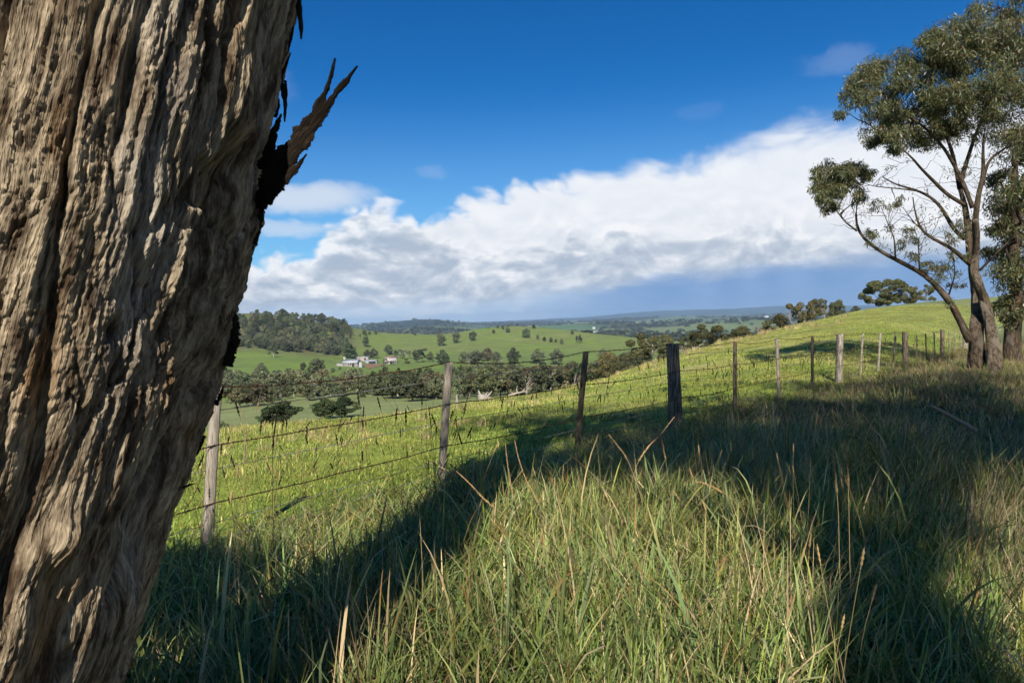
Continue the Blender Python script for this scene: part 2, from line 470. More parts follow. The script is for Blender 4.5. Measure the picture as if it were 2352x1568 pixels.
def H(x, y):
    """ground height"""
    x = np.asarray(x, float); y = np.asarray(y, float)
    a = np.arctan2(x, y); a = np.where(a < AZ[0], a + 2 * np.pi, a)
    i = np.clip(np.searchsorted(_AZE, a, side='right') - 1, 0, len(AZ) - 1)
    t = (a - _AZE[i]) / (_AZE[i + 1] - _AZE[i])
    lr = np.log(np.maximum(np.hypot(x, y), 0.4))
    f = np.clip((lr - LRG[0]) / (LRG[1] - LRG[0]), 0, len(LRG) - 1.001)
    j = f.astype(int); s = f - j
    i2 = (i + 1) % len(AZ)
    return ((GZ[i, j] * (1 - s) + GZ[i, j + 1] * s) * (1 - t) + (GZ[i2, j] * (1 - s) + GZ[i2, j + 1] * s) * t)
def ground_hit(px, py, dmin=60.0, dmax=9000.0):
    """first point of the land seen at a photo position beyond dmin"""
    v = ray(px, py); d = np.exp(np.linspace(math.log(dmin), math.log(dmax), 700))
    P = EYE[None] + d[:, None] * v[None] / v[1]
    k = np.nonzero(P[:, 2] <= H(P[:, 0], P[:, 1]))[0]
    if len(k) == 0: return None
    k = k[0]
    p = P[k].copy(); p[2] = float(H(p[0], p[1]))
    return p

# land colours that belong to the ground itself: pasture kinds, dry grass, wood floor, bare earth
def land_colour(X, Y, Z):
    r = np.hypot(X, Y)
    D = np.maximum(Y, 0.5); 
    pxv = 1176 + FPX * X / np.maximum(Y, 1e-3)
    pxv = np.where(Y > 1, pxv, 5000)
    n1 = fbm(X / 6, Y / 6, 4, 31); n2 = fbm(X / 60, Y / 60, 4, 33); n3 = fbm(X / 1.3, Y / 1.3, 3, 35)
    green = np.array([0.175, 0.250, 0.042]); lush = np.array([0.135, 0.190, 0.055]); yel = np.array([0.33, 0.37, 0.078])
    straw = np.array([0.44, 0.38, 0.190]); soil = np.array([0.035, 0.035, 0.016]); grey = np.array([0.200, 0.235, 0.105])
    c = green[None, None] * np.ones(X.shape + (1,))
    def lay(c, col, w): return c * (1 - w[..., None]) + col * w[..., None]
    pad = 1 - sstep(r, 160, 200)
    c = lay(c, yel, np.clip(0.45 + 0.8 * n1, 0, 1) * pad * 0.75)
    dry = sstep(pxv, 1330, 1500) * (1 - sstep(pxv, 1880, 2080)) * sstep(D, 20, 45)
    c = lay(c, straw, np.clip(0.40 + 0.9 * n3 + 0.5 * n1, 0, 1) * dry * pad * 0.6)
    c = lay(c, straw, np.clip(n1 * 1.2 + 0.15, 0, 0.6) * pad * sstep(D, 10, 18) * 0.6)
    vg = sstep(fence_side(X, Y), -0.5, 0.5) * (1 - sstep(r, 90, 140))
    c = lay(c, soil, vg)
    val = sstep(r, 180, 260) * (1 - sstep(r, 1150, 1400))
    c = lay(c, lush, val * np.clip(0.75 + 0.5 * n2, 0, 1))
    hilltop = sstep(r, 620, 800) * val
    c = lay(c, np.array([0.175, 0.208, 0.066]), hilltop * np.clip(0.55 + 0.7 * n2, 0, 1))
    gf = sstep(r, 45, 80) * (1 - sstep(r, 190, 230))
    c = lay(c, grey, gf * 0.85)
    # floor of the wooded hillside
    wl = sstep(pxv, 1010, 930) if False else 1 - sstep(pxv, 790, 840)
    wood = wl * sstep(r, 630, 690) * (1 - sstep(r, 1020, 1060))
    c = lay(c, np.array([0.130, 0.120, 0.060]), wood * np.clip(0.8 + 0.6 * n2, 0, 1))
    # far plain: fields and woods
    far = sstep(r, 1250, 1600)
    cell = perlin(np.floor(X / 420 + 0.35 * fbm(X / 900, Y / 900, 2, 51)) * 3.7 + 0.37, np.floor(Y / 520 + 0.3 * fbm(X / 800, Y / 800, 2, 53)) * 5.3 + 0.41, 55)
    fcol = np.array([0.150, 0.195, 0.080])[None, None] + np.clip(cell, -0.5, 0.8)[..., None] * np.array([0.11, 0.07, 0.03])
    c = lay(c, 0, far) + fcol * far[..., None]
    fw = np.clip(3.0 * (fbm(X / 700, Y / 1100, 4, 57) - 0.10 + 0.40 * sstep(r, 3500, 8000)), 0, 1) * far
    c = lay(c, np.array([0.050, 0.066, 0.040]), fw * 0.9)
    c = lay(c, np.array([0.030, 0.046, 0.034]), sstep(r, 8200, 9500) * 0.95)
    c = lay(c, np.array([0.034, 0.050, 0.034]), np.exp(-((pxv - 955) / 150.0) ** 2) * sstep(r, 3300, 3900) * (1 - sstep(r, 6000, 6500)))
    return np.clip(c, 0.01, 1)

def build_ground():
    na, nr = GX.shape
    verts = np.stack([GX, GY, GZ], -1).reshape(-1, 3)
    c = land_colour(GX, GY, GZ).reshape(-1, 3)
    i = np.arange(na)[:, None]; j = np.arange(nr - 1)[None]; i2 = (i + 1) % na
    q = np.stack([i * nr + j, i * nr + j + 1, i2 * nr + j + 1, i2 * nr + j], -1).reshape(-1, 4)
    k = len(verts)
    verts = np.vstack([verts, [[0, 0, float(GZ[:, 0].mean())]]]); c = np.vstack([c, c[0]])
    ii = np.arange(na); t = np.stack([np.full(na, k), ii * nr, ((ii + 1) % na) * nr], -1)
    m, g, out = material('land')
    pos = g.node('ShaderNodeNewGeometry').outputs['Position']
    base = attr(g, 'Col')
    cd = g.node('ShaderNodeCameraData').outputs['View Distance'] if False else None
    f1 = g.noise(pos, 9.0, 2.0, 0.6); f2 = g.noise(pos, 0.9, 3.0, 0.6); f3 = g.noise(pos, 0.06, 4.0, 0.55)
    k1 = g.lin(g.add(g.add(g.mul(f1, 0.45), g.mul(f2, 0.6)), g.mul(f3, 0.6)), 0.35, 1.3, 0.45, 1.55)
    colr = g.scale(base, k1)
    colr = g.mix(g.smooth(f2, 0.52, 0.72, 0.0, 0.25), colr, g.vmul(colr, (1.5, 1.25, 1.0)))
    principled(g, out, colr, 0.95, 0.05, bump(g, g.noise(pos, 2.5, 1.0), 0.5, 0.12))
    o = mesh_np('ground', verts, [q, t], m, None, True, c)
    tag(o, 'rolling green pasture from the roadside verge across the valley to the far plain', 'ground', kind='structure')
    return o
ground = build_ground()
# ------------------------------------------------------------------ bark materials
def bark_material(name, ridge, groove, warm, grey, sx=34.0, sy=6.0, bumpd=0.014):
    m, g, out = material(name)
    uv = attr(g, 'UVc', 'Vector')
    st = g.vmul(uv, (sx, sy, 1))
    a = g.noise(st, 1.0, 4.0, 0.65)
    b = g.noise(g.vmul(uv, (sx * 7, sy * 3, 1)), 1.0, 2.0, 0.65)
    big = g.noise(g.vmul(uv, (5, 1.4, 1)), 1.0, 2.0, 0.55)
    cav = attr(g, 'Col')                                   # fissure depth: browner inner bark, with crevice shade also darkened into the colour
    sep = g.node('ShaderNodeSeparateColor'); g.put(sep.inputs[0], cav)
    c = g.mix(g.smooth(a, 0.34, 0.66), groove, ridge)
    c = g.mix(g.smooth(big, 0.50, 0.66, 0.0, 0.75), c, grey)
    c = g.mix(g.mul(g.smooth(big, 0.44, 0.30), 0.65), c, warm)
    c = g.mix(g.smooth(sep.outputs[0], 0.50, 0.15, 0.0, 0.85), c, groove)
    c = g.scale(c, g.lin(b, 0.3, 0.7, 0.50, 1.45))
    principled(g, out, c, 0.95, 0.08, bump(g, b, 1.0, bumpd))
    return m
BARK_BIG = bark_material('stringy_bark', (0.40, 0.325, 0.225), (0.058, 0.038, 0.024), (0.34, 0.20, 0.09), (0.42, 0.375, 0.315))
BARK_GUM = bark_material('gum_bark', (0.20, 0.155, 0.110), (0.045, 0.034, 0.024), (0.16, 0.095, 0.05), (0.24, 0.205, 0.165), 22.0, 7.0, 0.05)
BARK_PALE = bark_material('pale_gum_bark', (0.29, 0.235, 0.172), (0.08, 0.06, 0.042), (0.22, 0.14, 0.075), (0.33, 0.285, 0.235), 20.0, 8.0, 0.06)
BARK_LIMB = bark_material('limb_bark', (0.105, 0.080, 0.056), (0.032, 0.025, 0.018), (0.10, 0.058, 0.030), (0.15, 0.125, 0.10), 30.0, 6.0, 0.008)  # limb shade put into the colour, darker than the trunk bark
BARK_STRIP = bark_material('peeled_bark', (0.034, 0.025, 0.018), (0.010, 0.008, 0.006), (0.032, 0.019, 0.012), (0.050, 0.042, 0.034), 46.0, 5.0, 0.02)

# ------------------------------------------------------------------ the big leaning stringybark at the side of the road
TR_Y, TR_R = 1.60, 0.41
EDGE = [(692, -120), (676, 0), (652, 110), (634, 220), (614, 330), (590, 430), (576, 520), (551, 600), (523, 690), (500, 790), (474, 880),
        (446, 975), (420, 1060), (394, 1140), (368, 1220), (344, 1300), (310, 1390), (268, 1500), (238, 1568)]
def trunk_axis():
    zz, cc = [], []
    for px, py in EDGE:
        v = ray(px, py); a = math.atan2(v[0], v[1]); tel = v[2] / math.hypot(v[0], v[1])
        lo, hi = -4.0, 0.5
        for _ in range(50):
            cx = 0.5 * (lo + hi); D = math.hypot(cx, TR_Y)
            e = math.atan2(cx, TR_Y) + math.asin(min(0.999, TR_R / D))
            if e < a: lo = cx
            else: hi = cx
        dist = math.sqrt(D * D - TR_R * TR_R)
        zz.append(EYE[2] + tel * dist); cc.append(cx)
    o = np.argsort(zz)
    return np.array(zz)[o], np.array(cc)[o]
_tz, _tc = trunk_axis()
_sl_top = (_tc[-1] - _tc[-4]) / (_tz[-1] - _tz[-4]); _sl_bot = (_tc[3] - _tc[0]) / (_tz[3] - _tz[0])
def axis_x(z):
    z = np.asarray(z, float)
    c = np.interp(z, _tz, _tc)
    c = np.where(z > _tz[-1], _tc[-1] + (z - _tz[-1]) * _sl_top * 0.7, c)
    return np.where(z < _tz[0], _tc[0] + (z - _tz[0]) * _sl_bot * 0.8, c)
def trunk_r(z):
    z = np.asarray(z, float)
    return TR_R * (1 + 0.55 * np.exp(-np.maximum(z, -0.2) / 0.28) - 0.045 * np.maximum(z - 2.2, 0))

def worley(x, y, seed=0, jit=0.95):
    """distance to the two nearest cell points, a random value and the offset within the nearest cell"""
    xi = np.floor(x).astype(int); yi = np.floor(y).astype(int)
    d1 = np.full(x.shape, 9.0); d2 = np.full(x.shape, 9.0); cid = np.zeros(x.shape); ox = np.zeros(x.shape); oy = np.zeros(x.shape)
    for dx in (-1, 0, 1):
        for dy in (-1, 0, 1):
            cx = xi + dx; cy = yi + dy
            h = _perm[(_perm[(cx + seed * 31) & 511] + cy) & 511]
            px_ = cx + 0.5 + jit * (_grad[h] / 6.2832 - 0.5); py_ = cy + 0.5 + jit * (_grad[(h * 7 + 13) & 511] / 6.2832 - 0.5)
            d = np.hypot(x - px_, y - py_)
            c = d < d1
            d2 = np.where(c, d1, np.minimum(d2, d)); cid = np.where(c, _grad[(h * 3 + 5) & 511] / 6.2832, cid)
            ox = np.where(c, x - px_, ox); oy = np.where(c, y - py_, oy); d1 = np.where(c, d, d1)
    return d1, d2, cid, ox, oy
def bark_relief(s, z):
    """height in metres of the shaggy bark over the arc s and height z; also a 0..1 depth value"""
    ws = s + 0.030 * fbm(s * 2.2, z * 0.9, 2, 61) + 0.008 * perlin(s * 9, z * 3.2, 66) + 0.0035 * perlin(s * 30, z * 16, 67) + 0.0014 * perlin(s * 70, z * 60, 68)
    wz = z + 0.03 * perlin(s * 12, z * 2, 69)
    # long plates, split and stacked at different levels
    d1, d2, c1, ox, oy = worley(ws * 18.0, wz * 2.7, 3)
    e1, e2, c2, px_, py_ = worley(ws * 42.0 + 7.7, wz * 6.0, 5)
    g1, g2, c3, qx, qy = worley(ws * 95.0 + 3.1, wz * 17.0, 8)
    f1 = 1 - np.exp(-((d2 - d1) / 0.16) ** 1.3)
    f2 = 1 - np.exp(-((e2 - e1) / 0.13) ** 1.3)
    f3 = 1 - np.exp(-((g2 - g1) / 0.20) ** 1.2)
    n1 = perlin(ws * 7.5, z * 1.15, 71)
    deep = 1 - np.exp(-(np.abs(n1) / 0.085) ** 1.4)            # a few main fissures that run for metres
    lvl1 = c1 + 0.55 * (c1 - 0.4) * ox * 1.2 + 0.25 * oy         # plates tilt, so one long edge stands proud
    lvl2 = c2 + 0.8 * (c2 - 0.5) * px_ - 0.35 * py_
    fib = 0
    for k, (fq, am) in enumerate(((42, 0.8), (84, 0.7), (165, 0.5))):
        fib = fib + am * (1 - np.minimum(1, np.abs(perlin(ws * fq, z * fq * 0.055, 81 + 2 * k)) * 2.4)) ** 1.4
    crumb = np.abs(fbm(ws * 60, z * 48, 2, 87)) * 1.6 - 0.5
    rough = sstep(fbm(s * 3, z * 1.6, 2, 79), -0.25, 0.3)        # crumbling bands between smoother fibrous ones
    h = 0.024 * deep + 0.011 * f1 * deep + 0.017 * lvl1 + 0.0065 * f2 * (0.35 + 0.65 * rough) + 0.0095 * lvl2 * (0.3 + 0.7 * rough)
    h = h + 0.0042 * (f3 + 0.9 * c3) * (0.25 + rough) + 0.0068 * fib + 0.0024 * crumb * (0.3 + rough) + 0.012 * fbm(s * 2.6, z * 1.3, 2, 89)
    pit = sstep(perlin(ws * 11, z * 3.4, 91), 0.60, 0.72)
    h = h - 0.032 * pit - 0.012
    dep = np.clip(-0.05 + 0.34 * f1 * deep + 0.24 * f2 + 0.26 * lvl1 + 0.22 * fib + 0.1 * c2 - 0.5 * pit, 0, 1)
    return h, dep

def build_big_tree():
    root = empty('gum_tree', (float(axis_x(0.0)), TR_Y, float(H(axis_x(0.0), TR_Y))))
    tag(root, 'massive stringybark trunk with shaggy grey brown bark, close beside the camera on the verge', 'tree')
    loc = np.array(root.location)
    face = math.atan2(-TR_Y, 1.12)                          # bearing of the side that faces the road
    th = np.concatenate([np.linspace(face - R(72), face + R(100), 440), np.linspace(face + R(100), face + R(288), 42)[1:-1]])
    zs = np.concatenate([np.linspace(-0.35, 0.62, 70)[:-1], np.linspace(0.62, 2.75, 740), np.linspace(2.75, 6.0, 90)[1:]])
    T, Zg = np.meshgrid(th, zs)
    # periodic arc length so that the seam at the hidden side closes
    h, dep = bark_relief(T * TR_R, Zg)
    seam = sstep(np.abs(((T - face - R(14) + np.pi) % (2 * np.pi)) - np.pi), R(170), R(120))
    h = h * seam
    # features one can point at: a long plate edge with a dark cleft on the shaded flank, a scrolled knot, a few hollows
    tt = T - face
    edge = R(40) + 0.10 * perlin(Zg * 2.2, Zg * 0 + 3.3, 5) + 0.035 * perlin(Zg * 9, Zg * 0 + 1.1, 6) - 0.05 * (Zg - 1.5)
    h = h - 0.075 * sstep(tt, edge, edge + 0.025) * sstep(Zg, 0.95, 1.15) * (1 - sstep(Zg, 1.95, 2.1)) * (1 - sstep(tt, edge + 0.16, edge + 0.5))
    def lump(t0, z0, wt, wz, a):
        return a * np.exp(-((tt - t0) / wt) ** 2 - ((Zg - z0) / wz) ** 2)
    h = h + lump(R(-8), 1.42, 0.10, 0.07, 0.055) - lump(R(-1.5), 1.37, 0.035, 0.05, 0.05) + lump(R(-16), 1.44, 0.04, 0.05, 0.02)
    h = h - lump(R(-14), 1.53, 0.16, 0.022, 0.045) + lump(R(20), 1.20, 0.09, 0.05, 0.05) - lump(R(9), 1.17, 0.05, 0.06, 0.055)
    h = h - lump(R(19), 1.62, 0.03, 0.02, 0.045) + lump(R(2), 2.28, 0.10, 0.04, 0.04) - lump(R(8), 2.10, 0.03, 0.10, 0.05)
    rr = trunk_r(Zg) - 0.035 + h + 0.03 * np.sin(T * 3 + 0.8) * np.exp(-np.maximum(Zg, 0) / 0.4)
    X = axis_x(Zg) + rr * np.cos(T); Y = TR_Y + rr * np.sin(T)
    V = np.stack([X, Y, Zg], -1) - loc
    nz, nt = T.shape
    i = np.arange(nz - 1)[:, None] * nt; j = np.arange(nt)[None]; j2 = (j + 1) % nt
    q = np.stack([i + j, i + j2, i + nt + j2, i + nt + j], -1).reshape(-1, 4)
    uv = np.stack([T * TR_R, Zg, 0 * T], -1).reshape(-1, 3)
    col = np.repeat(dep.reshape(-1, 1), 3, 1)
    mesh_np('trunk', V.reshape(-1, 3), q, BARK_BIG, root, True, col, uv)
    # loose strips of bark: outline followed up their length, each with its own thickness and ragged edges
    def strip(path, width, thick, seed, d, lean=0.0, rag=0.34, mat=BARK_STRIP):
        P = np.array(path, float)
        n = 120
        L = np.concatenate([[0], np.cumsum(np.hypot(*np.diff(P, axis=0).T))]); t = np.linspace(0, 1, n)
        px = np.interp(t * L[-1], L, P[:, 0]); py = np.interp(t * L[-1], L, P[:, 1])
        for _ in range(3):
            px[1:-1] = (px[:-2] + 2 * px[1:-1] + px[2:]) / 4; py[1:-1] = (py[:-2] + 2 * py[1:-1] + py[2:]) / 4
        C = np.array([at(a, b, d + lean * k) for a, b, k in zip(px, py, t)])
        wv = np.interp(t, np.linspace(0, 1, len(width)), width) / FPX * d
        tg = np.gradient(C, axis=0); tg /= np.linalg.norm(tg, axis=1)[:, None]
        vd = C - EYE; vd /= np.linalg.norm(vd, axis=1)[:, None]
        sd = np.cross(tg, vd); sd /= np.linalg.norm(sd, axis=1)[:, None]
        sd = sd * 0.92 + vd * 0.39
        nr = np.cross(sd, tg)
        m = 9
        u = np.linspace(-1, 1, m)
        el = 1 + rag * 1.3 * fbm(t * 9, t * 0 + seed * 1.7, 4, seed, 0.8); er = 1 + rag * 1.3 * fbm(t * 9, t * 0 + seed * 2.9 + 5, 4, seed + 1, 0.8)
        W = wv[:, None] * np.where(u[None] < 0, el[:, None], er[:, None]) * u[None] * 0.5
        Hh = thick * (1 - 0.75 * np.abs(u[None]) ** 2.5) + 0.35 * thick * fbm(u[None] * 3 + seed, t[:, None] * 9, 2, seed + 3)
        cu = wv[:, None] * 0.10 * (u[None] ** 2)
        F = C[:, None] + sd[:, None] * W[..., None] + nr[:, None] * (Hh * 0.5 + cu)[..., None]
        B = C[:, None] + sd[:, None] * W[..., None] + nr[:, None] * (-Hh * 0.5 + cu)[..., None]
        V = np.concatenate([F.reshape(-1, 3), B.reshape(-1, 3)])
        a = np.arange(n - 1)[:, None] * m + np.arange(m - 1)[None]
        qf = np.stack([a, a + 1, a + m + 1, a + m], -1).reshape(-1, 4); k = n * m
        qb = np.stack([a + k, a + k + m, a + k + m + 1, a + k + 1], -1).reshape(-1, 4)
        s1 = np.arange(n - 1) * m; s2 = s1 + m - 1
        qs = np.concatenate([np.stack([s1, s1 + m, s1 + m + k, s1 + k], -1), np.stack([s2, s2 + k, s2 + m + k, s2 + m], -1)])
        e0 = np.arange(m - 1); e1 = e0 + (n - 1) * m
        qe = np.concatenate([np.stack([e0, e0 + k, e0 + 1 + k, e0 + 1], -1), np.stack([e1, e1 + 1, e1 + 1 + k, e1 + k], -1)])
        uvv = np.stack([np.broadcast_to(W, (n, m)), np.broadcast_to(t[:, None] * L[-1] / FPX * d, (n, m)), np.zeros((n, m))], -1).reshape(-1, 3)
        mesh_np('bark_strip', V - loc, [qf, qb, qs, qe], mat, root, True, np.full((len(V), 3), 0.6), np.vstack([uvv, uvv + 3.1]))
    d0 = 1.74                                               # where the flank of the trunk turns out of sight
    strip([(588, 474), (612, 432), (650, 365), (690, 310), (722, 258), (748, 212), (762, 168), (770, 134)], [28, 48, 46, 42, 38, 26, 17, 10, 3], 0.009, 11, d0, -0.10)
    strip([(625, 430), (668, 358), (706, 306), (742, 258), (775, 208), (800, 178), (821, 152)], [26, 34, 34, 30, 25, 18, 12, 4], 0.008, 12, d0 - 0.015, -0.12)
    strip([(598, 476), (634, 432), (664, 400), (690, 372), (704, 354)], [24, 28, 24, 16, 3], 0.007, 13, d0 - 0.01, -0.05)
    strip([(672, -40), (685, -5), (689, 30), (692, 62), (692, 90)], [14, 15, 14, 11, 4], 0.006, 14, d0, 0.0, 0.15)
    strip([(640, 150), (648, 195), (656, 240), (654, 280)], [10, 11, 10, 3], 0.005, 15, d0, 0.0, 0.2)
    strip([(636, 185), (650, 165), (658, 145), (668, 122)], [9, 9, 6, 2], 0.004, 16, d0, 0.0, 0.2)
    strip([(655, 185), (659, 215), (654, 250)], [6, 6, 2], 0.004, 23, d0, 0.0, 0.2)
    strip([(600, 390), (618, 330), (634, 292), (646, 262)], [22, 26, 20, 4], 0.007, 17, d0, 0.0, 0.3)
    strip([(606, 400), (622, 360), (634, 320)], [14, 14, 3], 0.006, 18, d0, 0.0, 0.3)
    strip([(604, 470), (598, 505), (588, 540), (574, 570), (562, 604)], [10, 14, 18, 14, 3], 0.006, 19, d0, 0.0, 0.35)
    strip([(598, 448), (599, 480), (596, 525)], [6, 6, 3], 0.004, 20, d0, 0.0, 0.3)
    strip([(520, 840), (534, 790), (540, 750), (537, 716)], [24, 26, 22, 8], 0.016, 21, d0, 0.0, 0.35)
    strip([(496, 930), (507, 905), (512, 888)], [10, 10, 3], 0.008, 22, d0, 0.0, 0.3)
    for k, (pt, w) in enumerate([([(612, 415), (640, 372), (662, 330)], [6, 8, 2]), ([(650, 380), (676, 352), (702, 340)], [8, 8, 2]), ([(690, 320), (706, 300), (716, 288)], [5, 5, 1]), ([(632, 270), (640, 244), (641, 226)], [8, 7, 2]),
                                 ([(646, 140), (655, 128), (660, 118)], [6, 5, 1]), ([(606, 405), (612, 372), (622, 345)], [8, 8, 2]), ([(585, 545), (578, 575), (566, 600)], [9, 8, 2]), ([(594, 500), (592, 530), (590, 548)], [5, 5, 1]),
                                 ([(560, 600), (556, 620), (549, 640)], [7, 6, 2]), ([(470, 1000), (463, 1020), (452, 1045)], [8, 8, 3]), ([(420, 1120), (436, 1112), (448, 1110)], [5, 5, 1]), ([(672, 60), (668, 90), (662, 118)], [7, 7, 2])]):
        strip(pt, w, 0.005, 40 + k, d0, 0.0, 0.3)
    return root, loc
big_tree, big_loc = build_big_tree()
# ------------------------------------------------------------------ weathered timber and wire
def timber(name, light, dark, scale):
    m, g, out = material(name)
    uv = attr(g, 'UVc', 'Vector')
    a = g.noise(g.vmul(uv, (scale, scale * 0.06, scale)), 1.0, 4.0, 0.65, dist=0.4)
    b = g.noise(g.vmul(uv, (scale * 0.25, scale * 0.05, scale * 0.25)), 1.0, 2.0)
    c = g.mix(g.smooth(a, 0.36, 0.64), dark, light)
    c = g.mix(g.smooth(b, 0.55, 0.75, 0.0, 0.6), c, dark)
    principled(g, out, c, 0.9, 0.1, bump(g, a, 0.7, 0.004))
    return m
TIMBER = timber('weathered_batten', (0.34, 0.30, 0.25), (0.17, 0.145, 0.115), 120.0)
TIMBER_DARK = timber('dark_batten', (0.145, 0.115, 0.085), (0.060, 0.047, 0.036), 120.0)
TIMBER_PALE = timber('pale_batten', (0.46, 0.41, 0.34), (0.24, 0.205, 0.165), 120.0)
PALEWOOD = timber('pale_split_post', (0.46, 0.41, 0.34), (0.13, 0.105, 0.08), 60.0)
OLDWOOD = timber('old_split_post', (0.26, 0.215, 0.165), (0.050, 0.038, 0.028), 60.0)
def wire_material(name, col, col2, metal, rough):
    m, g, out = material(name)
    pos = g.node('ShaderNodeNewGeometry').outputs['Position']
    n = g.noise(pos, 3.0, 4.0, 0.6)
    principled(g, out, g.mix(g.smooth(n, 0.4, 0.6), col, col2), rough, 0.4, None, metal)
    return m
RUST = wire_material('rusty_wire', (0.075, 0.032, 0.016), (0.035, 0.018, 0.012), 0.1, 0.8)
ZINC = wire_material('galvanised_wire', (0.42, 0.42, 0.41), (0.16, 0.13, 0.11), 0.6, 0.5)

# ------------------------------------------------------------------ post and wire fence running away to the right
STEP = 1.94
def fence_xy(i):
    d = STEP * (2.545 + i)
    return np.array([FENCE_M * d - FENCE_K, d])
N_POST = 27
FDIR = np.array([FENCE_M, 1.0]) / math.hypot(FENCE_M, 1); FNRM = np.array([FDIR[1], -FDIR[0]])   # normal points to the road
